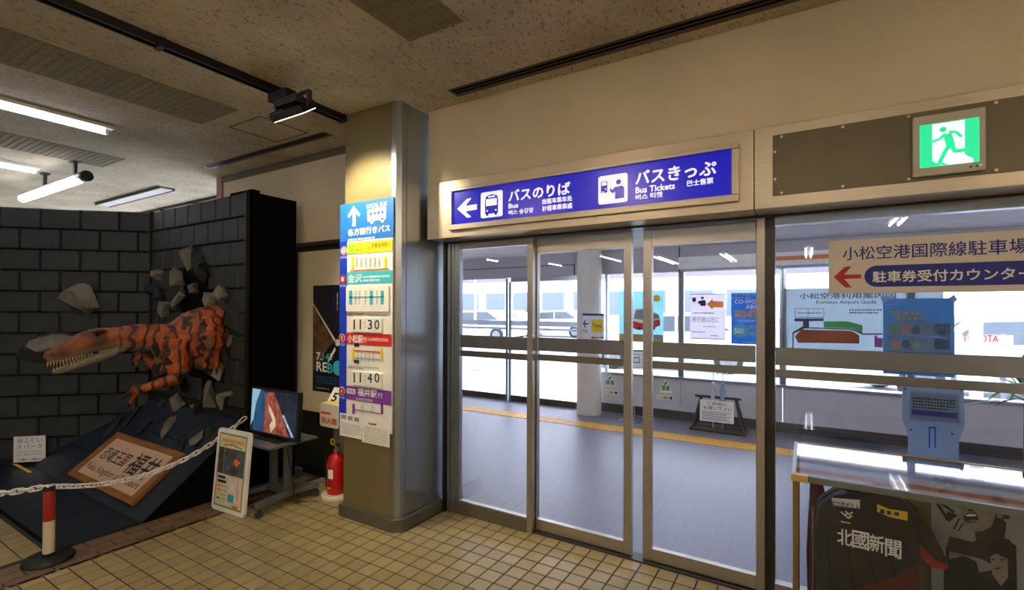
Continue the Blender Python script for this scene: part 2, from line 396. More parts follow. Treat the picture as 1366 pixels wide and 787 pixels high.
# --- sliding doors
def pband(par, x0, x1, y, off):
    for z0, z1 in ((1.215, 1.305), (1.150, 1.193)):
        part('push_band', W(par, MB().box(x0, x1, y-.014, y-.006, z0, z1)), M_band, par, bevel=.002)
def leaf(name, label, x0, x1, y, sl, sr, zb, zt, top, stilemat=M_steel, glass=M_glass):
    o = sroot(name, label, ((x0+x1)/2, y, 0))
    if sl: part('stile', W(o, MB().box(x0, x0+sl, y-.02, y+.02, .01, top)), stilemat, o, bevel=.002)
    if sr: part('stile', W(o, MB().box(x1-sr, x1, y-.02, y+.02, .01, top)), stilemat, o, bevel=.002)
    part('bottom_rail', W(o, MB().box(x0+sl, x1-sr, y-.019, y+.019, .012, zb)), M_steel, o, bevel=.002)
    part('top_rail', W(o, MB().box(x0+sl, x1-sr, y-.019, y+.019, zt, top)), M_steel, o, bevel=.002)
    part('pane', W(o, MB().box(x0+sl, x1-sr, y-.003, y+.003, zb, zt)), glass, o)
    pband(o, x0+sl+.002, x1-sr-.002, y, 0)
    return o
d1 = leaf('door_1', 'fixed glass panel beside the pillar', -2.27, -1.602, YD+.02, .10, 0, .10, 1.93, 1.975, M_steelb)
for k, xs in enumerate((-2.30, -2.265, -2.235)):
    part('jamb', W(d1, MB().box(xs, xs+.022, YD-.03+.012*k, YD+.01, .0, 1.985)), M_steelb if k else M_steeld, d1)
part('sill_rail', W(d1, MB().box(-2.27, -1.602, YD-.005, YD+.045, 0, .095)), mk('rail_metal', '7a7468', .4, .7), d1, bevel=.003)
part('mullion', W(d1, MB().box(-1.602, -1.56, YD, YD+.10, 0, 1.985)), M_steel, d1, bevel=.002)
d2 = leaf('door_2', 'left automatic sliding glass door leaf, slightly open', -1.555, -.905, YD+.07, .004, .048, .085, 1.875, 1.972)
d3 = leaf('door_3', 'right automatic sliding glass door leaf', -.835, -.225, YD+.07, .052, .004, .085, 1.875, 1.972)
def stickers(door, tri_px, strip_px, y):
    ys = y-.004
    P = [atY(*p, ys) for p in tri_px]; tri = [(p.x, p.z) for p in P]
    xc = (tri[0][0]+tri[1][0])/2; zb = tri[0][1]; w = (tri[1][0]-tri[0][0])/2; hh = tri[2][1]-zb; sw = mk('sticker_white', 'dfe4d8', .5, transl=.3)
    part('warning_sticker', W(door, MB().prism([(xc-w, zb), (xc+w, zb), (xc, zb+hh)], ys, .001)), sw, door, label='triangular caution sticker on the glass')
    pr = MB()
    for sx in (-1, 1): pr.prism(rect(xc+sx*w*.32-w*.24, xc+sx*w*.32+w*.24, zb+hh*.16, zb+hh*.48), ys-.0015, .0006)
    part('sticker_print', W(door, pr), mk('teal_print', '2a93a8', .5), door)
    part('sticker_figure', W(door, MB().prism([(xc-w*.3, zb+hh*.55), (xc-w*.1, zb+hh*.52), (xc+w*.2, zb+hh*.7), (xc+w*.05, zb+hh*.8), (xc-w*.1, zb+hh*.66)], ys-.0015, .0006)), M_ink, door)
    a = atY(*strip_px[0], ys); b = atY(*strip_px[1], ys); x0, x1, z0, z1 = a.x, b.x, b.z, a.z; h = z1-z0
    part('strip_sticker', W(door, MB().prism(rect(x0, x1, z0, z1), ys, .001)), sw, door)
    mb = MB(); text(mb, '自動ドア', x0+.1*(x1-x0), x0+.7*(x1-x0), z0+.2*h, z0+.8*h, ys-.0016, .01, flip=True)
    part('strip_lettering', W(door, mb), M_ink, door)
    part('strip_mark', W(door, MB().prism(disc(x1-.13*(x1-x0), (z0+z1)/2, h*.36), ys-.0015, .0006)), M_navy, door)
stickers(d2, ((805, 515), (823, 516), (814, 498)), ((804.5, 519.8), (824.5, 527)), YD+.07)
stickers(d3, ((879.5, 523), (897, 524), (888, 504.5)), ((876, 526.5), (898, 534)), YD+.07)
struct('trim_3', MB().box(-1.56, -.2, YD+.02, YD+.12, -.011, .008), M_steeld, 'floor track of the sliding doors', bevel=.002)
w1 = sroot('window_1', 'tinted glass sidelight right of the doors', (1.5, YD, 0))
part('post', W(w1, MB().box(-.222, -.183, YD-.005, YD+.09, 0, 1.985)), M_steel, w1, bevel=.002)
part('post', W(w1, MB().box(-.183, -.138, YD+.02, YD+.09, 0, 1.985)), M_steeld, w1)
part('top_rail', W(w1, MB().box(-.138, 3.5, YD-.01, YD+.04, 1.93, 1.975)), M_steelb, w1)
part('bottom_rail', W(w1, MB().box(-.138, 3.5, YD-.01, YD+.04, 0, .10)), M_steel, w1)
part('pane', W(w1, MB().box(-.138, 3.5, YD+.012, YD+.018, .10, 1.93)), M_glass2, w1)
pband(w1, -.136, 3.49, YD+.012, 0)

# --- vestibule
vf = struct('floor_vestibule', MB().box(-5.4, 3.5, YD, YO+.15, -.1, -.0005), M_vfl, 'smooth grey vestibule floor')
tm = MB().box(-.135, .135, -.135, .135, 0, .003)
for k in range(4): tm.box(-.12, .12, -.105+k*.07-.014, -.105+k*.07+.014, .003, .007)
tme2 = tm.mesh('tactile_tile'); tme2.materials.append(M_yel)
for k in range(29):
    o = link(bpy.data.objects.new('tactile_tile', tme2), vf); o.location = (-4.98+k*.276, 5.86, 0)
M_vwall = mk('vestibule_panel', 'c6c5cc', .55, 0, .04)
M_bulk = mk('bulkhead_panel', 'b2b1ba', .6, 0, .04)
struct('ceiling_vestibule', MB().box(-5.4, 3.5, YD+.2, YO+.2, ZV, ZV+.1), mk('vestibule_ceiling', 'd9d8dc', .8), 'pale vestibule ceiling')
struct('wall_vestibule', MB().box(-5.5, -5.4, YD+.12, YO+.2, 0, ZV+.3), M_vwall)
bk = struct('wall_bulkhead', MB().box(-5.4, 3.5, YO, YO+.2, 2.0, ZV), M_bulk, 'grey bulkhead above the vestibule windows')
part('panel_joint', MB().box(-5.4, -2.97, YO-.004, YO, 2.155, 2.167).box(-2.985, -2.97, YO-.004, YO, 2.0, 2.155), M_dgrey, bk)
part('panel_joint', MB().box(-1.46, -1.445, YO-.004, YO, 2.0, ZV), M_dgrey, bk)
# outer entrance doors
def outer_door(name, label, x0, x1, top):
    o = sroot(name, label, ((x0+x1)/2, YO+.05, 0))
    y = YO+.05
    for a_, b_ in ((x0, x0+.04), (x1-.04, x1)): part('stile', W(o, MB().box(a_, b_, y-.02, y+.02, 0, top)), M_steelb if a_ < -3 else M_steeld, o)
    part('bottom_rail', W(o, MB().box(x0+.04, x1-.04, y-.02, y+.02, 0, .09)), M_steeld, o)
    part('top_rail', W(o, MB().box(x0+.04, x1-.04, y-.02, y+.02, top, 2.0)), M_steelb, o)
    part('pane', W(o, MB().box(x0+.04, x1-.04, y-.003, y+.003, .09, top)), M_glass, o)
    for z0, z1 in ((1.22, 1.30), (1.155, 1.19)): part('push_band', W(o, MB().box(x0+.04, x1-.04, y-.012, y-.006, z0, z1)), mk('frosted_band', 'c6ccd6', .5, transl=.5), o)
outer_door('door_4', 'outer entrance glass door at far left', -5.38, -4.17, 1.99)
outer_door('door_5', 'outer entrance glass door next to the column', -4.15, -2.87, 1.93)
# parapet and windows right of the column
pa = sroot('wall_parapet', 'grey panelled parapet under the vestibule windows', (-1, YO, 0))
for x0, x1 in ((-2.62, -1.452), (-1.444, -.252), (-.244, .95), (.958, 2.15), (2.158, 3.5)):
    part('parapet_panel', W(pa, MB().box(x0, x1, YO+.05, YO+.14, .13, .55)), M_vwall, pa, bevel=.003)
part('plinth', W(pa, MB().box(-2.62, 3.5, YO+.07, YO+.14, 0, .12)), M_dgrey, pa)
part('sill', W(pa, MB().box(-2.62, 3.5, YO+.02, YO+.2, .552, .585)), M_steelb, pa, bevel=.004)
for k, (x0, x1) in enumerate(((-2.50, -1.46), (-1.43, -.26), (-.23, .96), (.99, 2.15), (2.18, 3.5))):
    o = sroot('window_%d' % (k+2), 'vestibule window looking on the forecourt', ((x0+x1)/2, YO+.1, .58))
    fr = MB().box(x0-.02, x0+.02, YO+.07, YO+.12, .585, 2.0).box(x1-.02, x1+.02, YO+.07, YO+.12, .585, 2.0)
    part('window_frame', W(o, fr), M_steelb, o)
    part('pane', W(o, MB().box(x0+.02, x1-.02, YO+.092, YO+.098, .585, 2.0)), M_glass, o)
cl = struct('column', MB().lathe([(.175, 0), (.175, ZV)], 40, (-2.665, 6.52, 0)), mk('column_paint', 'ded9ce', .5, 0, .03), 'round cream column in the vestibule', smooth=True)
sv = sroot('trim_4', 'white and orange striped valance over the vestibule window', (0, YO-.03, 2.08))
part('valance_board', W(sv, MB().box(-1.46, 3.4, YO-.03, YO-.005, 2.03, 2.19)), M_white, sv)
part('valance_stripe', W(sv, MB().box(-.35, 3.4, YO-.033, YO-.03, 2.09, 2.14)), M_orange, sv)
# outside ground
gd = struct('forecourt_ground', MB().box(-70, 70, YO+.15, 90, -.2, -.03), mk('asphalt', 'a5a6a6', .8, 0, .06, 3), 'pale asphalt forecourt')
struct('side_yard', MB().box(-70, -5.5, 3.35, YO+.15, -.2, -.03), MATS['asphalt'], 'asphalt beside the vestibule')

# ================================================================ LAMPS
def tube_light(name, label, x, y0, y1, twin, group=None, warm=False, dim=False):
    o = thing(name, label, 'ceiling light', (x, (y0+y1)/2, ZC-.06), group=group)
    L = abs(y1-y0)/2; w = .11 if twin else .07
    part('reflector', MB().box(-w, w, -L-.03, L+.03, .035, .058), M_refl, o)
    for xs in ((-.055, .055) if twin else (0,)):
        part('tube', MB().tube((xs, -L, .015), (xs, L, .015), .016, 10), (M_tubed, M_tubefill, M_tube)[1 if warm else 0 if dim else 2], o, smooth=True)
        for e in (-1, 1): part('tube_socket', MB().box(xs-.018, xs+.018, e*L-.012, e*L+.012, 0, .035), M_white, o)
    return o
tube_light('ceiling_light', 'twin-tube ceiling light mirrored in the pane next to the door gap', -3.35, -6.8, -9.2, True)
tube_light('ceiling_light', 'twin-tube ceiling light mirrored above the ticket-machine poster', -1.75, -6.9, -9.2, True)
tube_light('ceiling_light', 'twin-tube ceiling light mirrored left of the parking counter sign', .05, -6.7, -9.1, True)
tube_light('ceiling_light', 'single-tube ceiling light mirrored beside the round column', -4.55, -6.0, -7.7, False)
tube_light('ceiling_light', 'single-tube ceiling light mirrored over the outer entrance door', -6.65, -7.2, -8.2, False)
tube_light('ceiling_light', 'single-tube ceiling light mirrored at the top of the left glass panel', -7.6, -5.4, -6.0, False)
tube_light('ceiling_light', 'ceiling light mirrored above the parking counter sign', 1.2, -3.2, -4.1, True)
for k, x_ in enumerate((-3.3, -1.75, .05, 1.9)):  # added row of lights out of view, brightens the lobby
    tube_light('ceiling_light', ('second', 'third', 'fourth', 'rightmost')[k]+' added warm twin-tube fill light, unseen near and behind the camera', x_, -1.1, .35 if x_ > -3 else -.3, True, 'added fill lights', True)
a = atZ(150, 175, ZC-.03)
tube_light('ceiling_light', 'long fluorescent ceiling light nearest to the dinosaur display', a.x-.03, -.2, a.y-.03, False, dim=True)
a = atZ(46, 227, ZC-.03)
tube_light('ceiling_light', 'short far fluorescent ceiling light at the left edge of the picture', a.x, a.y-1.6, a.y, False, dim=True)
# hanging tube
a = atZ(112, 234, 2.72)
o = thing('hanging_tube_lamp', 'hanging tube lamp with black end cap above the brick panel', 'lamp', (a.x-.9, a.y+.02, 2.72))
part('housing', MB().tube((-.85, 0, .006), (.88, 0, .006), .045, 18), mk('lamp_housing', 'b8bcc4', .3, .5), o, smooth=True)
part('tube', MB().tube((-.85, -.012, -.012), (.74, -.012, -.012), .042, 18), M_tubed, o, smooth=True)
part('end_cap', MB().tube((.86, 0, 0), (.91, 0, 0), .05, 20), M_black, o, smooth=True)
for xs in (.62, -.2): part('bracket', MB().box(xs-.02, xs+.02, -.012, .012, .04, .17).box(xs-.05, xs+.05, -.03, .03, .165, .178), M_dgrey, o)
# unlit recessed light
q = [atZ(*p, ZC-.01) for p in ((222, 251), (137, 273))]
o = thing('ceiling_light', 'switched-off flat ceiling light over the brick panel corner', 'ceiling light', ((q[0].x+q[1].x)/2, q[0].y, ZC-.02))
L = (q[0].x-q[1].x)/2
part('diffuser', MB().box(-L, L, -.07, .07, -.006, .006), mk('diffuser_off', 'c9c6c8', .5), o)
part('frame', MB().box(-L-.01, L+.01, .07, .085, -.012, .018).box(-L-.01, L+.01, -.085, -.07, -.012, .018), M_dgrey, o)
# track and spotlight
TX = -2.885
tr = thing('lighting_track', 'black lighting track running across the ceiling to the pillar', 'lighting track', (TX, 1.3, ZC))
part('rail', MB().box(-.03, -.018, -2.5, 1.07, -.045, -.0005).box(.018, .03, -2.5, 1.07, -.045, -.0005).box(-.018, .018, -2.5, 1.07, -.02, -.0005), M_black, tr)
part('conductor', MB().box(-.006, .006, -2.5, 1.07, -.035, -.02), M_dgrey, tr)
part('end_cap', MB().box(-.034, .034, 1.05, 1.075, -.05, -.0005), M_black, tr)
part('joiner', MB().box(-.036, .036, -.12, -.09, -.05, -.0005), M_black, tr)
sp = thing('track_spotlight', 'black flood spotlight hanging from the ceiling track', 'spotlight', (TX, 1.84, ZC-.05))
part('adapter', MB().box(-.028, .16, -.035, .035, -.05, .004), M_black, sp, bevel=.003)
part('driver_box', MB().box(.03, .25, -.03, .03, -.095, -.05), M_dgrey, sp, bevel=.004)
part('yoke', MB().box(.02, .345, -.014, .014, -.052, -.044).box(.333, .345, -.016, .016, -.15, -.046).box(.02, .03, -.016, .016, -.15, -.046), M_dgrey, sp)
hd = part('lamp_head', MB().box(-.16, .15, -.06, .06, -.022, .022), M_black, sp, bevel=.004)
hd.location = (.185, .0, -.14); hd.rotation_euler = (math.radians(36), 0, 0)
ln_ = part('lamp_lens', MB().box(-.15, .14, -.05, .05, -.026, -.0225), mk('lamp_lens', 'fff4e0', .4, emit=4, var=0), hd)
fin = MB().box(-.155, -.02, -.003, .003, .0, .012).mesh('cooling_fin'); fin.materials.append(M_black)
for k in range(8):
    o = link(bpy.data.objects.new('cooling_fin', fin), hd); o.location = (0, -.048+k*.0135, .022)
part('knob', MB().tube((.345, 0, -.14), (.36, 0, -.14), .018, 12), M_black, sp)
sd = bpy.data.lights.new('spotlight_beam', 'SPOT'); sd.energy = 80; sd.spot_size = math.radians(95); sd.spot_blend = .8; sd.color = (1, .86, .56); sd.shadow_soft_size = .05
so = link(bpy.data.objects.new('spotlight_beam', sd)); so.location = (TX+.185, 1.90, ZC-.26)
so.rotation_euler = (Vector((-2.60, 2.373, 2.0))-so.location).to_track_quat('-Z', 'Y').to_euler()

# ================================================================ OVERHEAD SIGN
sg = Pan('wayfinding_sign', 'long lit blue bus wayfinding sign in a steel frame above the doors', 'sign', YW-.013, (790, 268))
fm = MB(); o_ = sg.R(600.8, 253, 308, 986); i_ = sg.R(605, 256.6, 300.6, 976.4)
fm.box(o_[0], o_[1], -.022, 0, o_[2], i_[2]).box(o_[0], o_[1], -.022, 0, i_[3], o_[3]).box(o_[0], i_[0], -.022, 0, i_[2], i_[3]).box(i_[1], o_[1], -.022, 0, i_[2], i_[3])
sg.part('sign_frame', fm, M_steelh, bevel=.003)
M_sblue = mk('lit_blue_acrylic', '0d10b4', .25, var=.03, emit=.55)
M_swhite = mk('lit_white_acrylic', 'f4f4fa', .3, var=.0, emit=.55)
sg.part('sign_panel', sg.rect(MB(), 605, 256.6, 300.6, 976.4, 0, .006), M_sblue)
D = .0065
def arrowpx(P, pts, name, mat, d=D): return P.part(name, P.poly(MB(), pts, d, .0008), mat)
arrowpx(sg, [(610.8, 279), (624, 265.4), (629.5, 264.6), (621.5, 274.9), (636.9, 272.6), (636.9, 279.5), (621.5, 282.2), (629.5, 289.6), (624, 290.6)], 'arrow', M_swhite)
b1 = sg.part('bus_pictogram', sg.rect(MB(), 642.3, 257.7, 291.5, 671.2, D, .0008, .012), M_swhite)
q = sg.R(642.3, 257.7, 291.5, 671.2); w = q[1]-q[0]; h = q[3]-q[2]
X = lambda u: q[0]+w*u
Zz = lambda v: q[3]-h*v
mb = MB()
mb.prism([(X(.2), Zz(.86)), (X(.2), Zz(.3)), (X(.25), Zz(.18)), (X(.4), Zz(.12)), (X(.6), Zz(.12)), (X(.75), Zz(.18)), (X(.8), Zz(.3)), (X(.8), Zz(.86))], -D-.001, .0005)
mb.prism(rect(X(.25), X(.36), Zz(.93), Zz(.85)), -D-.001, .0005).prism(rect(X(.64), X(.75), Zz(.93), Zz(.85)), -D-.001, .0005)
part('bus_body', mb, M_sblue, b1)
mb = MB().prism(rect(X(.25), X(.75), Zz(.55), Zz(.28)), -D-.002, .0005).prism(rect(X(.34), X(.66), Zz(.23), Zz(.17)), -D-.002, .0005)
mb.prism(disc(X(.3), Zz(.74), .006, 12), -D-.002, .0005).prism(disc(X(.7), Zz(.74), .006, 12), -D-.002, .0005)
part('bus_window', mb, M_swhite, b1)
b2 = sg.part('ticket_pictogram', sg.rect(MB(), 798.8, 236.2, 273.6, 837.7, D, .0008, .014), M_swhite)
q = sg.R(798.8, 236.2, 273.6, 837.7); w = q[1]-q[0]; h = q[3]-q[2]
mb = MB().prism(disc(X(.70), Zz(.28), w*.085), -D-.001, .0005)
mb.prism([(X(.58), Zz(.86)), (X(.58), Zz(.6)), (X(.5), Zz(.66)), (X(.40), Zz(.56)), (X(.41), Zz(.46)), (X(.45), Zz(.46)), (X(.47), Zz(.54)), (X(.58), Zz(.44)), (X(.82), Zz(.42)), (X(.89), Zz(.5)), (X(.89), Zz(.86))], -D-.001, .0005)
mb.prism(rect(X(.09), X(.32), Zz(.6), Zz(.2)), -D-.001, .0005)
part('ticket_buyer', mb, M_sblue, b2)
part('machine_screen', MB().prism(rect(X(.12), X(.29), Zz(.34), Zz(.23)), -D-.002, .0005).prism(rect(X(.24), X(.28), Zz(.5), Zz(.46)), -D-.002, .0005).prism(rect(X(.12), X(.2), Zz(.58), Zz(.55)), -D-.002, .0005), M_swhite, b2)
for t, a in (('バスのりば', (679.5, 254.5, 269.5, 761)), ('Bus', (679.4, 272.3, 278.4, 691.8)), ('버스 승강장', (679.4, 280.8, 287, 712.2)),
             ('出租车乘车处', (724.2, 266, 273, 763.9)), ('計程車乘車處', (724.2, 275.2, 282.4, 764)), ('バスきっぷ', (848.6, 229.3, 247, 955.5)),
             ('Bus Tickets', (848.6, 250.6, 258.4, 900.5)), ('버스 티켓', (848.6, 260, 267.2, 884)), ('巴士售票', (917, 241.4, 249.2, 951.6))):
    sg.part('lettering', sg.tx(MB(), t, *a, d=D+.001, bold=.034), M_swhite)

# ================================================================ EXIT SIGN
ex = Pan('exit_sign', 'lit green running-man emergency exit sign on the cover plate', 'exit sign', YW-.018, (1265, 236))
E0 = ex.R(1216.5, 159, 238, 1313.5)
ex.part('housing', MB().prism(rect(*E0), 0, .02), mk('exit_housing', 'b9b6ae', .45), bevel=.004)
M_eg = mk('exit_green', '14c98a', .3, var=0, emit=.85); M_ew = mk('exit_white', 'f2fff8', .3, var=0, emit=.85)
g = ex.R(1225.4, 169.8, 226.3, 1304.5)
ex.part('green_panel', MB().prism(rect(*g), -.02, .0012), M_eg)
w = g[1]-g[0]; h = g[3]-g[2]; X = lambda u: g[0]+w*u; Zz = lambda v: g[3]-h*v
ex.part('doorway', MB().prism([(X(.22), Zz(.0)+0*h-.004), (X(.76), Zz(.0)-.004), (X(.76), Zz(.80)), (X(.90), Zz(.92)), (X(.90), Zz(.99)), (X(.38), Zz(.99)), (X(.22), Zz(.86))], -.0213, .0006), M_ew)
mb = MB().prism(disc(X(.40), Zz(.17), w*.062), -.022, .0006)
def limb(mb, pts, t, y):
    for (a0, b0), (a1, b1_) in zip(pts, pts[1:]):
        p = Vector((X(a0), Zz(b0))); r = Vector((X(a1), Zz(b1_))); n = (r-p).normalized(); m = Vector((-n.y, n.x))*t
        mb.prism([tuple(p+m), tuple(p-m), tuple(r-m), tuple(r+m)], y, .0006); mb.prism(disc(r.x, r.y, t, 10), y, .0006)
limb(mb, [(.47, .28), (.53, .55)], w*.075, -.022)
limb(mb, [(.44, .27), (.34, .38), (.22, .42)], w*.028, -.022)
limb(mb, [(.50, .24), (.62, .27), (.70, .38)], w*.028, -.022)
limb(mb, [(.50, .55), (.42, .72), (.34, .92)], w*.04, -.022)
limb(mb, [(.54, .55), (.60, .70), (.82, .70)], w*.04, -.022)
ex.part('running_figure', mb, M_eg)
ex.part('figure_shadow', MB().prism([(X(.30), Zz(.92)), (X(.40), Zz(.93)), (X(.50), Zz(.99)), (X(.40), Zz(.99))], -.0222, .0006), M_eg)
for u in (.80, .88): ex.part('test_button', MB().prism(disc(E0[0]+(E0[1]-E0[0])*u, E0[2]+.018, .004, 10), -.02, .001), M_ink)
ex.part('maker_badge', MB().prism(disc(E0[0]+(E0[1]-E0[0])*.93, E0[2]+.02, .006, 12), -.02, .001), M_white)

# ================================================================ BUS BOARD ON THE PILLAR
bb = Pan('bus_stop_board', 'tall blue and white bus stop board with departure times on the pillar', 'notice board', PF-.001, (487, 575))
def bp5(x, y): return (440+x/4.145, 240+y/4.145)
def bp6(x, y): return (440+x/4.145, 420+y/4.145)
def a5(x0, y0, y1, x1, f=bp5): a = f(x0, y0); b = f(x1, y1); return (a[0], a[1], b[1], b[0])
DB = .006
q0 = bb.R(*a5(63, 140, 345, 357)); zb = bb.xz(*bp6(57, 620))[1]
bb.part('backing', MB().prism(rect(q0[0], q0[1]-.008, zb+.02, q0[3]), 0, DB), M_white)
bb.part('blue_strip', MB().prism(rect(q0[0]-.003, q0[0]+.075, zb+.03, q0[3]), -DB, .001), M_dblue)
bb.part('blue_header', MB().prism(rect(q0[0], q0[1], q0[2], q0[3]), -DB-.001, .001), M_blue)
D1 = DB+.002; D2 = DB+.003; D3 = DB+.0042
xs0, xs1 = bb.xz(*bp5(100, 400))[0], q0[1]-.012
arrowpx(bb, [bp5(*p) for p in ((137, 145), (173, 190), (168, 204), (148, 182), (148, 256), (131, 259), (131, 186), (110, 212), (106, 198))], 'arrow', M_paper, D2)
bb.part('lettering', bb.tx(MB(), 'LOCAL BUS', *a5(210, 137, 160, 320), d=D2, bold=.02), M_paper)
bs = MB(); u = lambda x, y: bp5(x, y)
bb.poly(bs, [u(213, 172), u(222, 166), u(312, 150), u(317, 156), u(316, 214), u(310, 219), u(214, 232)], D2, .0006)
for c_ in ((238, 232), (296, 224)):
    p = bb.xz(*u(*c_)); bs.prism(disc(p[0], p[1], .016, 14), -D2, .0006)
bi = bb.part('bus_symbol', bs, M_paper)
ws = MB()
for k in range(4): bb.poly(ws, [u(226+k*21, 182-k*3.4), u(240+k*21, 179.8-k*3.4), u(240+k*21, 197-k*3.4), u(226+k*21, 199-k*3.4)], D3, .0005)
part('bus_window', ws, M_blue, bi)
bb.part('lettering', bb.tx(MB(), '各方面行きバス', *a5(106, 274, 312, 338), d=D2, bold=.03), M_paper)
bb.part('lettering', bb.bars(MB(), *a5(106, 326, 343, 338), 1, d=D2, fill=.7), M_paper)
def zrow(f, y): return bb.xz(*f(100, y))[1]
def band(name, f, y0, y1, mat, d=D1): return bb.part(name, MB().prism(rect(xs0, xs1, zrow(f, y1), zrow(f, y0)), -d, .0008), mat)
band('route_heading', bp5, 352, 413, M_yelp); band('route_heading', bp5, 512, 577, M_cyan); band('route_heading', bp6, 97, 160, M_red); band('route_heading', bp6, 390, 487-22, M_pur)
bb.part('route_badge', bb.rect(MB(), *a5(106, 362, 410, 146), d=D2, th=.0006), mk('lime_print', '8fc63f', .5))
bb.part('lettering', bb.tx(MB(), 'キャンバス', *a5(150, 378, 405, 228), d=D2, bold=.01), M_ink)
bb.part('lettering', bb.tx(MB(), '加賀温泉駅行', *a5(234, 352, 378, 342), d=D2, bold=.01), M_ink)
for xx in (126, 305): bb.part('stop_marker', bb.rect(MB(), *a5(xx, 425, 488, xx+13), d=D2, th=.0005), M_yelp)
mb = MB()
for k in range(6): bb.bars(mb, *a5(150+k*25, 428, 484, 160+k*25), 7, d=D2, fill=.6, seed=k)
bb.part('stop_names', mb, M_gry2)
bb.part('route_line', bb.rect(MB(), *a5(118, 500, 505, 330), d=D2, th=.0005), M_orange)
bb.part('lettering', bb.tx(MB(), '金沢', *a5(106, 524, 568, 182), d=D2, bold=.02), M_paper)
bb.part('lettering', bb.bars(MB(), *a5(190, 528, 566, 338), 2, d=D2, fill=.6), M_paper)
pt = bb.part('route_plate', bb.rect(MB(), *a5(100, 588, 728, 335), d=DB, th=.012, r=.01), M_white, bevel=.002)
mb = MB()
for xx in (118, 232, 292): bb.rect(mb, *a5(xx, 612, 690, xx+18), d=.0185, th=.0005, r=.008)
bb.rect(mb, *a5(120, 646, 653, 310), d=.0185, th=.0005)
part('route_line', mb, M_cyan, pt)
mb = MB()
for k, xx in enumerate((150, 172, 205, 268)): bb.bars(mb, *a5(xx, 612, 690, xx+9), 6, d=.0187, fill=.6, seed=k)
part('stop_names', mb, M_gry2, pt)
for f, y in ((bp5, 735), (bp6, 277)):
    bb.part('lettering', bb.tx(MB(), '出発予定時刻', *a5(105, y, y+17, 190, f), d=D2, bold=.0), M_ink)
    bb.part('small_print', bb.bars(MB(), *a5(196, y+2, y+18, 320, f), 1, d=D2, fill=.5), M_gry2)
for t, y in (('11:30', 15), ('11:40', 307)):
    p_ = bb.part('time_plate', bb.rect(MB(), *a5(130, y, y+78, 297, bp6), d=DB, th=.012, r=.003), M_white, bevel=.002)
    for c_, x0_, x1_ in zip(t, (143, 177, 203, 222, 258) if t[3] == '3' else (143, 177, 203, 220, 258), (149.5, 183.5, 207, 245, 285)):
        part('digit', bb.tx(MB(), c_, *a5(x0_, y+12+(14 if c_ == ':' else 0), y+64-(8 if c_ == ':' else 0), x1_, bp6), d=.0187, bold=.010), M_ink, p_)
bb.part('lettering', bb.tx(MB(), '小松駅', *a5(104, 108, 152, 188, bp6), d=D2, bold=.03), M_paper)
bb.part('lettering', bb.tx(MB(), '行', *a5(190, 122, 152, 210, bp6), d=D2, bold=.02), M_paper)
bb.part('lettering', bb.tx(MB(), 'For KOMATSU STATION', *a5(216, 126, 142, 328, bp6), d=D2, bold=.02), M_paper)
for xx in (128, 285): bb.part('stop_marker', bb.rect(MB(), *a5(xx, 184, 248, xx+13, bp6), d=D2, th=.0005), M_yelp)
bb.part('route_line', bb.rect(MB(), *a5(142, 193, 199, 284, bp6), d=D2, th=.0005), M_red)
bb.part('route_line', bb.rect(MB(), *a5(142, 233, 238, 284, bp6), d=D2, th=.0005), M_cyan)
mb = MB()
for k in range(5): bb.bars(mb, *a5(155+k*22, 208, 262, 163+k*22, bp6), 6, d=D2+.0006, fill=.55, seed=k)
bb.part('stop_names', mb, M_gry2)
for yy in (155, 247): bb.part('bus_marker', bb.rect(MB(), *a5(140, yy, yy+18, 168, bp6), d=D2, th=.0008, r=.002), M_ink)
bb.part('express_badge', bb.rect(MB(), *a5(100, 404, 432, 146, bp6), d=D2, th=.0005, r=.008), M_paper)
bb.part('lettering', bb.tx(MB(), '特急', *a5(106, 408, 428, 140, bp6), d=D3, bold=.02), M_pur)
bb.part('lettering', bb.tx(MB(), '福井駅', *a5(160, 402, 445, 265, bp6), d=D2, bold=.025), M_paper)
bb.part('lettering', bb.tx(MB(), '行', *a5(270, 428, 458, 297, bp6), d=D2, bold=.01), M_paper)
bb.part('lettering', bb.tx(MB(), 'For FUKUI STATION', *a5(152, 455, 468, 240, bp6), d=D2, bold=.02), M_paper)
for xx in (130, 287): bb.part('stop_marker', bb.rect(MB(), *a5(xx, 490, 546, xx+13, bp6), d=D2, th=.0005), M_pur)
bb.part('route_line', bb.rect(MB(), *a5(142, 520, 525, 288, bp6), d=D2, th=.0005), M_pur)
mb = MB()
for k, xx in enumerate((180, 235)): bb.bars(mb, *a5(xx, 496, 545, xx+12, bp6), 5, d=D2+.0006, fill=.55, seed=k)
bb.part('stop_names', mb, M_gry2)
for n_, (f, x, y) in zip('0134', ((bp5, 82, 393), (bp5, 77, 550), (bp6, 72, 128), (bp6, 71, 420))):
    c_ = bb.xz(*f(x, y))
    ci = bb.part('stop_number', MB().prism(disc(c_[0], c_[1], .032), -DB-.001, .0008), M_red if n_ == '1' else M_paper)
    if n_ != '1': part('number_ring', MB().prism(disc(c_[0], c_[1], .028), -D2, .0004), M_red, ci); part('number_disc', MB().prism(disc(c_[0], c_[1], .021), -D2-.0006, .0004), M_red if n_ in '34' else M_paper, ci)
    part('number', text(MB(), n_, c_[0]-.008, c_[0]+.008, c_[1]-.014, c_[1]+.014, -D2-.0016, .03), M_red if n_ == '0' else M_paper, ci)
    bb.part('lettering', text(MB(), 'のりば', c_[0]-.032, c_[0]+.032, c_[1]-.056, c_[1]-.037, -D2, .01), M_paper)
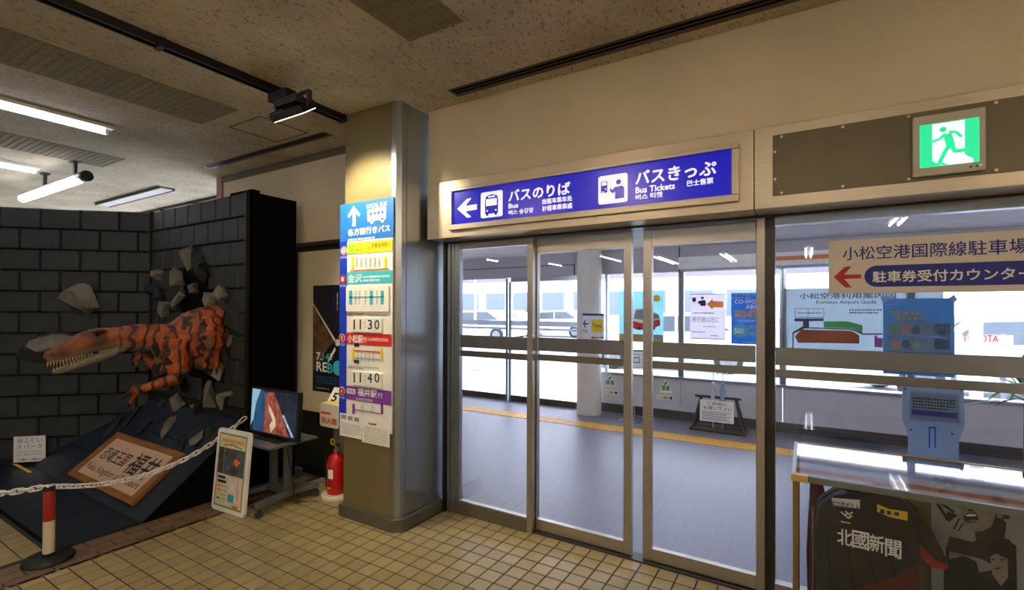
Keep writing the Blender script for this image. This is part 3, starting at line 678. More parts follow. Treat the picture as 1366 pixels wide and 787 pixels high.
# loose sheets below it
for nm, lab, c4, n, sd_ in (('notice_sheet', 'small wide white notice sheet at the lower left of the bus board', (57, 540, 665, 176), 6, 1), ('notice_sheet', 'white notice sheet with table lines, lower right of the bus board', (178, 580, 702, 331), 9, 2)):
    p_ = Pan(nm, lab, 'notice', PF-.0125 if sd_ == 2 else PF-.011, bp6(c4[0]+60, c4[2]+10))
    p_.part('sheet', p_.rect(MB(), *a5(*c4[:3], c4[3], bp6), d=0, th=.001), M_paper)
    if sd_ == 1:
        for k in range(3): p_.part('picture', p_.rect(MB(), *a5(64+k*36, 550+k*8, 572+k*8, 90+k*36, bp6), d=.001, th=.0004), M_gry2)
        p_.part('small_print', p_.bars(MB(), *a5(64, 592, 655, 168, bp6), 7, d=.0012, fill=.4), M_gry2)
    else:
        p_.part('heading', p_.bars(MB(), *a5(215, 592, 608, 300, bp6), 1, d=.0012, fill=.8), M_ink)
        p_.part('small_print', p_.bars(MB(), *a5(190, 612, 700, 318, bp6), 8, d=.0012, fill=.35), M_gry2)

# ================================================================ LEFT OF THE PILLAR
pp = Pan('poster_panel', 'cream display panel on the dark wall behind the pillar', 'panel', YB-.0, (430, 552))
q = pp.R(400, 337, 545, 400.5); qx = pp.xz(470, 400)[0]
pp.part('board', MB().prism(rect(q[0], qx+.2, q[2], q[3]), .038, .055), mk('cream_panel', 'cdc3a6', .6, 0, .03), bevel=.003)
po = Pan('event_poster', 'dark event poster with a night street photo on the cream panel', 'poster', YB-.018, (437, 520))
P0 = po.R(418, 381, 521, 418.5); PX = P0[0]+.52
po.part('sheet', MB().prism(rect(P0[0], PX, P0[2], P0[3]), 0, .001), mk('poster_black', '0b0d12', .5, 0, .3, 9))
h = P0[3]-P0[2]; X = lambda u: P0[0]+.52*u
Zz = lambda v: P0[3]-h*v
po.part('street_photo', MB().prism([(X(0), Zz(.17)), (X(.55), Zz(.52)), (X(.45), Zz(.56)), (X(0), Zz(.95)-0*h+.12)], -.001, .0005), mk('street_photo', '5a3c20', .6, 0, .9, 14))
po.part('light_streak', MB().prism([(X(0), Zz(.165)), (X(.62), Zz(.52)), (X(.60), Zz(.54)), (X(0), Zz(.18))], -.0017, .0004).prism(disc(X(.64), Zz(.53), .03), -.0017, .0004), mk('streak_white', 'd8d4cc', .5))
po.part('street_strip', MB().prism([(X(.58), Zz(.57)), (X(.40), Zz(.70)), (X(.40), Zz(.73)), (X(.60), Zz(.60))], -.0017, .0004), MATS['streak_white'])
po.part('lettering', po.tx(MB(), '7.', 422.5, 470, 479.6, 429.5, d=.003, bold=.03), M_paper)
po.part('lettering', po.tx(MB(), '14', 431, 471, 480.5, 439.5, d=.003, bold=.02), M_cyan)
po.part('lettering', po.bars(MB(), 441, 471, 481, 444, 3, d=.003), M_paper)
po.part('lettering', po.tx(MB(), 'RE', 422.8, 482.5, 494.5, 436.5, d=.003, bold=.03), M_paper)
po.part('lettering', po.tx(MB(), 'B', 437.5, 485, 497, 444, d=.003, bold=.03), M_cyan)
po.part('speech_bubble', MB().prism(disc(po.xz(451, 491)[0], po.xz(451, 491)[1], .065, 20), -.002, .0005), M_cyan)
po.part('small_print', po.bars(MB(), 422, 515, 518.5, 452, 1, d=.003, fill=.6), M_gry2)
po.part('city_skyline', po.bars(MB(), 422, 500, 511, 452, 3, d=.003, fill=.8), mk('skyline', '2c4a6c', .6))
po.part('small_print', po.bars(MB(), 446, 390, 415, 447.5, 9, d=.003, fill=.6), M_dblue)
po.part('small_print', po.bars(MB(), 450, 390, 415, 451.5, 9, d=.003, fill=.6), M_paper)

# fire extinguisher and its stand
e0 = Vector((-3.20, 2.60, 0))
st = thing('extinguisher_stand', 'white plastic fire extinguisher stand half hidden by the pillar', 'stand', e0)
M_stand = mk('stand_plastic', 'd8d2c4', .5, 0, .05)
part('base', MB().lathe([(.0, 0), (.13, 0), (.13, .02), (.12, .03), (0, .03)], 28, (0, 0, 0)), M_stand, st, smooth=True)
bs = MB()
for k in range(9):
    t0 = math.radians(20+k*140/9); t1 = math.radians(20+(k+1)*140/9)
    for r0, r1 in ((.118, .112),):
        pts = [(r0*math.cos(t0), r0*math.sin(t0)), (r0*math.cos(t1), r0*math.sin(t1)), (r1*math.cos(t1), r1*math.sin(t1)), (r1*math.cos(t0), r1*math.sin(t0))]
        bs.slab(pts, .03, .74)
part('back_shell', bs, mk('stand_shell', '9a9484', .5), st)
hd_ = part('hood', MB().prism(rrect(-.11, .12, .56, .75, .03), -.085, .012).prism(rrect(-.11, .12, .66, .75, .03), .10, .19), M_stand, st, bevel=.006)
part('lettering', text(MB(), '消火器', -.09, .10, .59, .64, -.0985, .02), M_red, st)
part('small_print', MB().prism(rect(-.09, .03, .665, .678), -.0975, .0006), M_red, st)
part('number_sign', MB().add([(-.055, -.07, .75), (.10, -.07, .75), (.10, .07, .75), (-.055, .07, .75), (-.055, 0, .86), (.10, 0, .86)], [(0, 1, 5, 4), (2, 3, 4, 5), (0, 4, 3), (1, 2, 5), (0, 3, 2, 1)]), M_white, st)
n5 = text(MB(), '5', -.02, .035, .015, .085, 0, .03)
o = part('number', n5, M_ink, st); o.location = (0, -.0725, .75); o.rotation_euler = (math.radians(-32.5), 0, 0)
o = part('yellow_edge', MB().box(-.055, .10, -.0005, .0005, 0, .014), M_yelp, st); o.location = (0, -.0712, .75); o.rotation_euler = (math.radians(-32.5), 0, 0)
fe = thing('fire_extinguisher', 'red fire extinguisher with black hose standing in the white stand', 'fire extinguisher', e0+Vector((0, -.02, .03)))
part('cylinder', MB().lathe([(0, 0), (.066, 0), (.07, .008), (.07, .255), (.062, .285), (.035, .305), (.022, .315), (.022, .33), (0, .33)], 28), mk('extinguisher_red', 'c3161a', .28), fe, smooth=True)
part('valve', MB().lathe([(0, .33), (.026, .33), (.026, .35), (.016, .36), (.016, .385), (0, .385)], 16), M_steel, fe, smooth=True)
part('lever', MB().box(-.09, .03, -.012, .012, .375, .385).box(-.10, .02, -.012, .012, .345, .352), M_black, fe, bevel=.002)
part('safety_pin', MB().ring((-.02, -.02, .405), .022, .006, 'y', 18), M_yelp, fe)
part('hose', MB().path([(-.03, -.01, .36), (-.075, -.02, .345), (-.098, -.02, .30), (-.102, -.02, .22), (-.096, -.02, .12), (-.085, -.02, .06)], .010, 8).tube((-.085, -.02, .09), (-.083, -.02, .03), .013, 10), M_black, fe, smooth=True)
def wrap(t0, t1, z0, z1, mat, name, r=.0708):
    mb = MB(); n = 8; vs = []; fs = []
    for k in range(n+1):
        t = math.radians(t0+(t1-t0)*k/n); vs += [(r*math.cos(t), r*math.sin(t), z0), (r*math.cos(t), r*math.sin(t), z1)]
    for k in range(n): fs.append((2*k, 2*k+2, 2*k+3, 2*k+1))
    part(name, mb.add(vs, fs), mat, fe)
wrap(215, 250, .20, .245, M_yelp, 'warning_label'); wrap(205, 250, .135, .19, M_black, 'round_label'); wrap(258, 300, .13, .20, M_paper, 'white_label')
wrap(225, 285, .05, .062, M_yelp, 'yellow_label'); wrap(210, 260, .085, .092, M_paper, 'print_line'); wrap(210, 255, .105, .11, M_paper, 'print_line')

# trolley with television
tr_ = thing('tv_trolley', 'grey steel trolley on castors under the television', 'trolley', (-3.51, 2.255, 0))
M_trol = mk('trolley_paint', '6c7478', .4, .4)
part('shelf', MB().box(-.30, .25, -.20, .20, .478, .496), M_trol, tr_, bevel=.004)
for s in (-1, 1): part('column', MB().box(s*.09-.018, s*.09+.018, .02, .075, .10, .478), M_trol, tr_, bevel=.003)
part('cross_bar', MB().box(-.14, .14, -.0, .09, .075, .115), M_trol, tr_, bevel=.004)
for s in (-1, 1):
    mb = MB()
    mb.slab([(s*.10, .0), (s*.15, -.25), (s*.20, -.25), (s*.15, .045), (s*.20, .25), (s*.15, .25), (s*.10, .09)] if s > 0 else [(-.10, .0), (-.10, .09), (-.15, .25), (-.20, .25), (-.15, .045), (-.20, -.25), (-.15, -.25)], .07, .11)
    part('foot', mb, M_trol, tr_, bevel=.004)
    for e in (-1, 1):
        c_ = part('castor', MB().box(s*.175-.014, s*.175+.014, e*.235-.012, e*.235+.012, .04, .072), M_dgrey, tr_)
        part('wheel', MB().tube((s*.175-.012, e*.235, .028), (s*.175+.012, e*.235, .028), .028, 18), mk('castor_rubber', '3a3f42', .6), c_, smooth=True)
tv = thing('television', 'flat television showing a red rock dinosaur dig on the trolley', 'television', (-3.49, 2.215, .496), rot=(math.radians(-3), 0, 0))
part('casing', MB().box(-.305, .305, 0, .035, .018, .375), M_black, tv, bevel=.005)
part('stand', MB().box(-.05, .05, .0, .04, .003, .06).box(-.16, .16, -.06, .09, .0, .006), M_black, tv)
S = part('screen', MB().box(-.285, .285, -.0015, .0005, .035, .360), mk('screen_dark', '1a2436', .3, 0, .9, 14, emit=.5), tv)
def scr(name, pts, mat, y=-.0018): part(name, MB().prism([(-.285+.57*u_, .36-.325*v_) for u_, v_ in pts], y, .0004), mat, tv)
scr('screen_sky', [(0, 0), (.2, 0), (.1, .35), (.06, .75), (0.03, .8), (0, .9)], mk('screen_lightblue', '86b4cc', .3, 0, .1, emit=.6))
scr('screen_water', [(.2, 0), (.32, .05), (.3, .98), (.06, .98), (.06, .75), (.1, .35)], mk('screen_blue', '1d4a78', .3, 0, .5, 10, emit=.5))
scr('screen_rock', [(.3, .06), (.5, .02), (.62, .3), (.72, .55), (.86, .98), (.3, .98)], mk('screen_redrock', '8c4a3c', .3, 0, .75, 22, emit=.5))
scr('screen_skeleton', [(.38, .3), (.46, .42), (.56, .62), (.57, .8), (.48, .97), (.44, .8), (.5, .66), (.42, .5)], mk('screen_bone', 'cdbfa4', .3, 0, .25, 20, emit=.5), -.0024)
scr('screen_lights', [(.7, .5), (.74, .5), (.97, .96), (.92, .97)], mk('screen_edge', '8fa9c4', .3, 0, .8, 30, emit=.5), -.0024)
part('cable', MB().path([(.05, .05, .08), (.14, .10, -.3), (.15, .12, -.46), (.20, .2, -.485), (.33, .32, -.487)], .004, 6), M_black, tv)

# framed information board
ib = thing('information_board', 'white framed information board standing in front of the trolley', 'sign board', (-3.605, 1.955, 0), rotz=math.radians(3), rot=(math.radians(-5), 0, math.radians(3)))
part('frame', MB().prism(rrect(-.195, .195, 0, .595, .03), .012, .024), M_white, ib, bevel=.004)
part('print', MB().prism(rect(-.165, .165, .035, .565), -.0122, .0006), mk('board_olive', '8a9450', .6), ib)
part('page', MB().prism(rect(-.152, .152, .048, .552), -.0129, .0005), mk('board_cream', 'dcd3b8', .6), ib)
hm = MB()
for k in range(10): hm.prism(rect(-.13+k*.027, -.13+k*.027+(.018, .023, .020)[k % 3], .497+.004*(k % 2), .529-.003*(k % 3)), -.0136, .0005)
part('heading', hm, mk('gold_print', 'c9a51f', .5), ib)
part('heading_wave', MB().prism([(-.11, .47), (0, .482), (.11, .468), (.12, .476), (0, .495), (-.11, .482)], -.0136, .0004), MATS['board_olive'], ib)
part('photo', MB().prism(rect(-.152, -.09, .27, .46), -.0136, .0005), mk('photo_dark', '3a3a34', .5, 0, .7, 30), ib)
part('photo', MB().prism(rect(-.087, .152, .27, .46), -.0136, .0005), mk('photo_blue', '4a5560', .5, 0, .75, 24), ib)
part('photo_figure', MB().prism([(.03, .36), (.05, .40), (.09, .385), (.12, .375), (.09, .365), (.07, .33), (.055, .35)], -.0142, .0004), M_orange, ib)
part('text_block', MB().prism(rect(-.14, -.05, .235, .255), -.0136, .0004).prism(rect(-.14, -.04, .205, .225), -.0136, .0004), M_ink, ib)
for k in range(4): part('text_block', MB().prism(rect(-.14, -.10, .175-k*.03, .19-k*.03), -.0136, .0004), (M_orange, M_orange, M_yelp, M_green)[k], ib); part('text_block', MB().prism(rect(-.095, -.03, .18-k*.03, .186-k*.03), -.0136, .0004), M_gry2, ib)
part('map', MB().prism(rect(.0, .14, .09, .25), -.0136, .0004), mk('map_pale', 'e6dcd2', .6, 0, .1, 30), ib)
part('map_river', MB().prism([(.09, .245), (.10, .245), (.12, .1), (.105, .1)], -.0142, .0003), mk('map_pink', 'd29a90', .6), ib)
part('map_key', MB().prism(rect(.0, .07, .085, .14), -.0145, .0004), M_cyan, ib)
part('map_key', MB().prism(rect(.06, .125, .052, .068), -.0145, .0004), M_orange, ib)

# ================================================================ DINOSAUR DISPLAY
WR_Y = 2.27; WX0, WX1 = -5.60, -3.935; WZ = 2.455
M_brick = mk('painted_brick', '23272a', .62, 0, .35, 9, .12, rnd=.14)
M_joint = mk('painted_joint', '121416', .8)
M_rock = mk('painted_rock', '6a675f', .75, 0, .3, 7, .25)
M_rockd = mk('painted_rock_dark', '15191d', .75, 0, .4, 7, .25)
M_ramp = mk('ramp_blue', '122031', .45, 0, .22, 8, .04)
dr = thing('dinosaur_diorama', 'walk-up brick ruin backdrop with dark blue ramp and burst wall', 'display', (-4.8, 2.3, 0))
def DW(mb): return W(dr, mb)
wr = part('brick_wall', DW(MB().box(WX0, WX1, WR_Y+.022, WR_Y+.045, 0.0, WZ)), M_joint, dr)
part('black_side_panel', DW(MB().box(WX1-.025, WX1, WR_Y+.0, 2.72, 0, WZ+.005)), M_blackm, dr)
part('black_top_batten', DW(MB().box(WX1-.35, WX1-.02, WR_Y+.05, WR_Y+.12, WZ-.02, WZ+.035)), M_blackm, dr)
part('corner_post', DW(MB().box(WX1-.012, WX1+.004, WR_Y-.012, WR_Y+.02, 0, WZ+.005)), M_black, dr)
HOLE = [(-4.95, 1.95), (-4.83, 1.86), (-4.78, 1.98), (-4.70, 1.80), (-4.55, 1.78), (-4.42, 1.6), (-4.30, 1.40), (-4.28, 1.05), (-4.36, .78), (-4.55, .72), (-4.80, .78), (-5.0, .98), (-5.08, 1.35), (-5.05, 1.7)]
def inside(p, poly):
    c = False; j = len(poly)-1
    for i in range(len(poly)):
        if (poly[i][1] > p[1]) != (poly[j][1] > p[1]) and p[0] < (poly[j][0]-poly[i][0])*(p[1]-poly[i][1])/(poly[j][1]-poly[i][1])+poly[i][0]: c = not c
        j = i
    return c
def brickmesh(w, h):
    e = .010; t = .028
    return MB().add([(-w/2,0,-h/2),(w/2,0,-h/2),(w/2,0,h/2),(-w/2,0,h/2),(-w/2,-t*.4,-h/2),(w/2,-t*.4,-h/2),(w/2,-t*.4,h/2),(-w/2,-t*.4,h/2),
        (-w/2+e,-t,-h/2+e),(w/2-e,-t,-h/2+e),(w/2-e,-t,h/2-e),(-w/2+e,-t,h/2-e)],
        [(0,1,5,4),(1,2,6,5),(2,3,7,6),(3,0,4,7),(4,5,9,8),(5,6,10,9),(6,7,11,10),(7,4,8,11),(8,9,10,11)])
_bm = {}
def brick(w, h, loc, rz, parent):
    k = (round(w, 3), round(h, 3))
    if k not in _bm: _bm[k] = brickmesh(*k).mesh('brick'); _bm[k].materials.append(M_brick)
    o = link(bpy.data.objects.new('brick', _bm[k]), parent); o.location = loc; o.rotation_euler = (0, 0, rz); return o
CH = .1995
def lay(x0, x1, zt, zmin, bl, place):
    r = 0; z = zt
    while z-CH > zmin-.05:
        xs = x0 - (bl*.5 if r % 2 else 0)
        while xs < x1-.02:
            a_, b_ = max(xs, x0)+.0025, min(xs+bl, x1)-.0025
            if b_-a_ > .03: place(a_, b_, z-CH+.0025, z-.0025)
            xs += bl
        z -= CH; r += 1
hole_w = part('wall_hole', DW(MB().prism(HOLE, WR_Y+.021, .001)), M_blackm, dr)
def pr_(a_, b_, z0, z1):
    c_ = ((a_+b_)/2, (z0+z1)/2)
    if inside(c_, HOLE) : return
    brick(b_-a_, z1-z0, (c_[0]+4.8, WR_Y+.022-2.3, c_[1]), 0, wr)
lay(WX0, WX1, WZ, .52, .237, pr_)
# left wall, turned 44 degrees
LA = math.radians(44.3); UL = Vector((math.cos(LA), math.sin(LA), 0)); NL = Vector((math.sin(LA), -math.cos(LA), 0)); CORN = Vector((WX0, WR_Y, 0))
def LW(s_, z, d=0): return CORN - UL*s_ + NL*d + Vector((0, 0, z))     # s_ = distance left of the corner
LL = 1.9
wl = part('brick_wall', DW(MB().slab([tuple((LW(0, 0, -.001))[:2]), tuple(LW(LL, 0, -.001)[:2]), tuple(LW(LL, 0, -.03)[:2]), tuple(LW(0, 0, -.03)[:2])], 0, WZ-.01)), M_joint, dr)
def pl_(a_, b_, z0, z1):
    p = LW(-(a_+b_)/2, (z0+z1)/2); brick(b_-a_, z1-z0, (p.x+4.8, p.y-2.3, p.z), LA, wl)
lay(-LL, 0, WZ-.01, .0, .325, pl_)
part('corner_edge', DW(MB().box(WX0-.012, WX0+.012, WR_Y-.03, WR_Y+.02, 0, WZ)), M_joint, dr)
# ramp and mat
RS = .795; RY0 = 1.543; RAMP = math.atan(RS)
def rz_(y): return (y-RY0)*RS
rp_ = part('ramp', DW(MB().add([(WX1, RY0, 0), (WX1, WR_Y, 0), (WX1, WR_Y, rz_(WR_Y)-.006), (-6.7, RY0, 0), (-6.7, WR_Y, 0), (-6.7, WR_Y, rz_(WR_Y)-.006)], [(0, 1, 2), (3, 5, 4), (0, 2, 5, 3), (0, 3, 4, 1), (1, 4, 5, 2)])), M_blackm, dr)
rl = math.hypot(WR_Y-RY0, rz_(WR_Y))
for i in range(5):
    for j in range(3):
        x1_ = WX1-i*.55; x0_ = x1_-.545; t0 = rl*j/3; t1 = rl*(j+1)/3-.005
        y0_, y1_ = RY0+t0*math.cos(RAMP), RY0+t1*math.cos(RAMP)
        n_ = Vector((0, -math.sin(RAMP), math.cos(RAMP)))*.006
        v = [Vector((x0_, y0_, rz_(y0_)-.004)), Vector((x1_, y0_, rz_(y0_)-.004)), Vector((x1_, y1_, rz_(y1_)-.004)), Vector((x0_, y1_, rz_(y1_)-.004))]
        part('ramp_panel', DW(MB().add(v+[p+n_ for p in v], [(0, 3, 2, 1), (4, 5, 6, 7), (0, 1, 5, 4), (1, 2, 6, 5), (2, 3, 7, 6), (3, 0, 4, 7)])), M_ramp, dr)
for i in range(5):
    x1_ = WX1-.01-i*.55
    part('floor_panel', DW(MB().box(x1_-.545, x1_, 1.10, RY0-.004, 0, .012)), M_ramp, dr)
part('front_edge', DW(MB().box(-6.6, WX1-.01, 1.085, 1.099, 0, .014)), M_blackm, dr)
part('yellow_tape', DW(MB().box(-6.7, -5.95, RY0-.075, RY0-.05, .0121, .014)), M_yelp, dr)
# rock shards
def rockmesh(sx, sy, sz, seed, n=11):
    rr = random.Random(seed); bm = bmesh.new()
    for k in range(n):
        v = Vector((rr.gauss(0, 1), rr.gauss(0, 1), rr.gauss(0, 1))).normalized()*rr.uniform(.8, 1.05); bm.verts.new((v.x*sx, v.y*sy, v.z*sz))
    r = bmesh.ops.convex_hull(bm, input=bm.verts); 
    for v in [v for v in bm.verts if not v.link_faces]: bm.verts.remove(v)
    me = bpy.data.meshes.new('rock_shard'); bm.to_mesh(me); bm.free(); return me
def shard(px, py, wpx, hpx, seed, mat, tilt=0, d=.03):
    p = atY(px, py, WR_Y); k = p.y*0+ (p-CAM).dot(FW)/FPX
    me = rockmesh(wpx*k*1.25, .08, hpx*k*.68, seed); me.materials.append(mat)
    o = link(bpy.data.objects.new('rock_shard', me), dr); o.location = (p.x+4.8, p.y-2.3-d, p.z); o.rotation_euler = (0, tilt, 0); return o
sh = [(255, 345, 11, 28, 0), (240, 372, 11, 28, .2), (215, 366, 9, 15, .6), (276, 365, 11, 32, -.15), (299, 392, 11, 22, -.5), (245, 402, 9, 22, .1), (224, 413, 10, 22, .3), (284, 400, 7, 18, -.2), (306, 448, 10, 30, .15), (294, 428, 6, 12, .1),
      (300, 498, 10, 26, .0), (284, 530, 10, 34, -.2), (302, 535, 8, 20, .1), (240, 540, 8, 24, .1), (262, 385, 5, 14, 0), (228, 512, 7, 16, .3), (252, 512, 9, 18, -.1), (216, 540, 5, 16, .2), (270, 548, 8, 20, .3), (290, 462, 5, 14, .2), (310, 525, 4, 6, 0), (267, 540, 4, 6, 0), (208, 384, 8, 16, .4)]
for k, (a_, b_, c_, d_, t_) in enumerate(sh): shard(a_, b_, c_, d_, 100+k, M_rockd if k in (3, 16, 18, 22) else M_rock, t_)
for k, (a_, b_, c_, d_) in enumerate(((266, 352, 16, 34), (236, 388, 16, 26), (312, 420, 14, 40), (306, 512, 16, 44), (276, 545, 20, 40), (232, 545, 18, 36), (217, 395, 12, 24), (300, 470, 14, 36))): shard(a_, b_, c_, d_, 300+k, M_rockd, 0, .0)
# rocks flying off the left wall
def boulder(pts, seed, name, label):
    c_ = sum((Vector(p) for p in pts), Vector())/len(pts)
p_ = LW(.52, 1.60, .04)
for k, (s_, z, sx, sz) in enumerate(((.56, 1.60, .21, .175), (.80, 1.15, .22, .15))):
    p = LW(s_, z, .03)
    me = rockmesh(sx, .14, sz, 41+k*7, 16); me.materials.append(M_rock)
    o = link(bpy.data.objects.new('boulder', me), dr); o.location = (p.x+4.8, p.y-2.3, p.z); o.rotation_euler = (0, .15, LA)
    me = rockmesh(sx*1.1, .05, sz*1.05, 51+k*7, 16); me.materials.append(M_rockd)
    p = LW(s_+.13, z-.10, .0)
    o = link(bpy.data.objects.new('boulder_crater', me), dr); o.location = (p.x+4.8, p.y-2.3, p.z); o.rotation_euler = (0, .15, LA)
# slabs on the ramp
for k, (a_, b_, L_, W_, an) in enumerate(((225, 570, .36, .07, .9), (262, 585, .26, .07, .9), (203, 558, .2, .035, .8), (175, 556, .3, .05, .5), (190, 572, .3, .06, .6), (280, 578, .25, .05, 1.0), (240, 598, .3, .05, .9), (150, 570, .3, .05, .4))):
    d = ray(a_, b_); n_ = Vector((0, -math.sin(RAMP), math.cos(RAMP))); t = n_.dot(Vector((0, RY0, .01))-CAM)/n_.dot(d); p = CAM+d*t
    me = rockmesh(W_, L_/2, .03, 400+k, 12); me.materials.append(M_rock if k in (0, 1) else M_rockd)
    o = link(bpy.data.objects.new('rock_slab', me), dr); o.location = (p.x+4.8, p.y-2.3, p.z); o.rotation_euler = (RAMP, 0, -an)
    o.rotation_mode = 'XYZ'; o.matrix_local = Matrix.Translation(o.location) @ Matrix.Rotation(RAMP, 4, 'X') @ Matrix.Rotation(an, 4, 'Z')

# wooden name board on the ramp
wb = thing('wooden_name_board', 'wood framed cream name board with black Japanese lettering on the ramp', 'sign', (-4.80, RY0+.05, rz_(RY0+.05)+.004), rot=(-(PI/2-RAMP), 0, 0))
M_wood = mk('varnished_wood', '8a5a2a', .45, 0, .35, 5, .05, stretch=(1, 8, 14))
BW, BH = .61, .455
part('backing', MB().box(-BW+.02, BW-.02, -.018, 0, .02, BH-.02), M_wood, wb)
for x0, x1, z0, z1 in ((-BW, BW, 0, .05), (-BW, BW, BH-.05, BH), (-BW, -BW+.08, .05, BH-.05), (BW-.08, BW, .05, BH-.05)):
    part('frame_rail', MB().box(x0, x1, -.034, 0, z0, z1), M_wood, wb, bevel=.004)
part('face', MB().prism(rect(-BW+.08, BW-.08, .05, BH-.05), -.018, .004), mk('cream_face', 'd2b49c', .5, 0, .05), wb)
part('lettering', text(MB(), '恐竜王国', -.47, .0, .205, .32, -.0228, .014), M_ink, wb)
part('lettering', text(MB(), '福井', .06, .47, .17, .355, -.0228, .02), M_ink, wb)
part('lettering', text(MB(), 'Fukui, Kingdom of Dinosaurs', -.49, .47, .085, .155, -.0228, .008), M_ink, wb)

# small white sign at the foot of the left wall
sgn = thing('geopark_sign', 'small white geopark sign with blue lettering at the left brick wall', 'sign', tuple(LW(.96, .045, .075)), rotz=LA)
part('plate', MB().prism(rect(-.125, .125, 0, .24), 0, .006), M_white, sgn)
part('lettering', text(MB(), '谷ふくい', -.10, .10, .175, .225, -.0065, .0), M_blue, sgn)
part('lettering', text(MB(), 'オパーク', -.10, .10, .12, .165, -.0065, .0), M_blue, sgn)
part('lettering', text(MB(), 'VALLEY FUKUI', -.10, .10, .088, .106, -.0065, .01), M_cyan, sgn)
part('lettering', text(MB(), 'MA GEOPARK', -.10, .10, .06, .078, -.0065, .01), M_cyan, sgn)
part('lettering', text(MB(), '大橋から勝山へ!', -.09, .115, .012, .034, -.0065, .01), M_ink, sgn)

# ---------------- the dinosaur
def loft(mb, secs, n=14):
    # secs: (centre, half height, half width)
    C = [Vector(s[0]) for s in secs]; vs = []; m = len(secs)
    for i in range(m):
        t = (C[min(i+1, m-1)]-C[max(i-1, 0)]).normalized()
        up = Vector((0, 0, 1)) if abs(t.z) < .8 else Vector((0, 1, 0)); sd_ = t.cross(up).normalized(); up = sd_.cross(t).normalized()
        for k in range(n):
            a_ = 2*PI*k/n; vs.append(C[i]+up*math.sin(a_)*secs[i][1]+sd_*math.cos(a_)*secs[i][2])
    fs = [(i*n+k, i*n+(k+1) % n, (i+1)*n+(k+1) % n, (i+1)*n+k) for i in range(m-1) for k in range(n)]
    fs += [tuple(range(n-1, -1, -1)), tuple(range((m-1)*n, m*n))]
    mb.add(vs, fs)
def sec(px, yt, yb, X_, wr_=.6):
    a_ = atX(px, yt, X_); b_ = atX(px, yb, X_); return ((a_+b_)/2, (a_-b_).length/2, (a_-b_).length/2*wr_)
dm = MB()
loft(dm, [sec(300, 404, 505, -4.36, .55), sec(286, 406, 500, -4.42, .6), sec(268, 409, 493, -4.48, .6), sec(250, 417, 492, -4.54, .6), sec(233, 425, 487, -4.60, .62), sec(218, 430, 478, -4.64, .62), sec(205, 432, 467, -4.67, .65), sec(188, 432, 466, -4.70, .65), sec(172, 433.5, 467, -4.73, .65), sec(160, 435, 465, -4.75, .6)])
loft(dm, [sec(178, 436, 462, -4.72, .6), sec(163, 435.5, 462, -4.75, .62), sec(151, 436.5, 464, -4.77, .62), sec(136, 437, 467, -4.80, .58), sec(121, 439.5, 470, -4.82, .52), sec(105, 446.5, 475, -4.85, .48), sec(90, 454, 479.5, -4.87, .46), sec(76, 462, 483, -4.89, .46), sec(66, 468, 485.5, -4.905, .46), sec(60.5, 474, 485, -4.91, .4)])
loft(dm, [sec(180, 455, 469, -4.72, .8), sec(164, 460, 470, -4.75, 1.05), sec(148, 466, 478, -4.78, 1.1), sec(130, 471.5, 484, -4.81, 1.0), sec(111, 478, 489.5, -4.845, .9), sec(92, 485, 495.5, -4.875, .85), sec(78, 490.5, 499.5, -4.893, .85), sec(69.5, 494, 501, -4.90, .75)])
def limb3(mb, pts, n=10):
    loft(mb, [(p, r, r) for p, r in pts], n)
A = lambda px, py, X_: atX(px, py, X_)
limb3(dm, [(A(240, 458, -4.50), .12), (A(236, 480, -4.45), .115), (A(239, 497, -4.43), .085), (A(236, 505, -4.43), .06), (A(220, 510, -4.47), .048), (A(204, 515, -4.51), .04), (A(193, 518, -4.54), .036), (A(186, 519, -4.55), .040)])
for tip, mid in (((173.5, 516.5), (180, 517)), ((165.5, 529), (176, 522)), ((173, 539), (181, 527))):
    limb3(dm, [(A(188, 519, -4.55), .026), (A(*mid, -4.57), .021), (A(*tip, -4.6), .012)], 8)
limb3(dm, [(A(222, 474, -4.74), .09), (A(216, 492, -4.80), .06), (A(219, 500, -4.80), .052), (A(206, 489, -4.84), .04), (A(196, 477, -4.88), .035), (A(188, 474, -4.88), .03)])
for tip, mid in (((178, 473), (184, 471)), ((177, 485), (180, 479)), ((183, 489), (182, 481))):
    limb3(dm, [(A(190, 474, -4.88), .022), (A(*mid, -4.9), .018), (A(*tip, -4.9), .009)], 8)
# thigh and hind foot coming through the wall
limb3(dm, [(A(287, 425, -4.28), .05), (A(284, 432, -4.22), .10), (A(285, 445, -4.20), .105), (A(287, 458, -4.22), .075), (A(289, 470, -4.26), .05)])
for k, (tx_, bx) in enumerate(((277, 273.5), (282.5, 281), (288, 288))):
    limb3(dm, [(A(286, 470, -4.26), .035), (A(tx_, 475, -4.22), .03), (A(bx, 486, -4.20), .026), (A(bx+.5, 492, -4.20), .02)], 8)
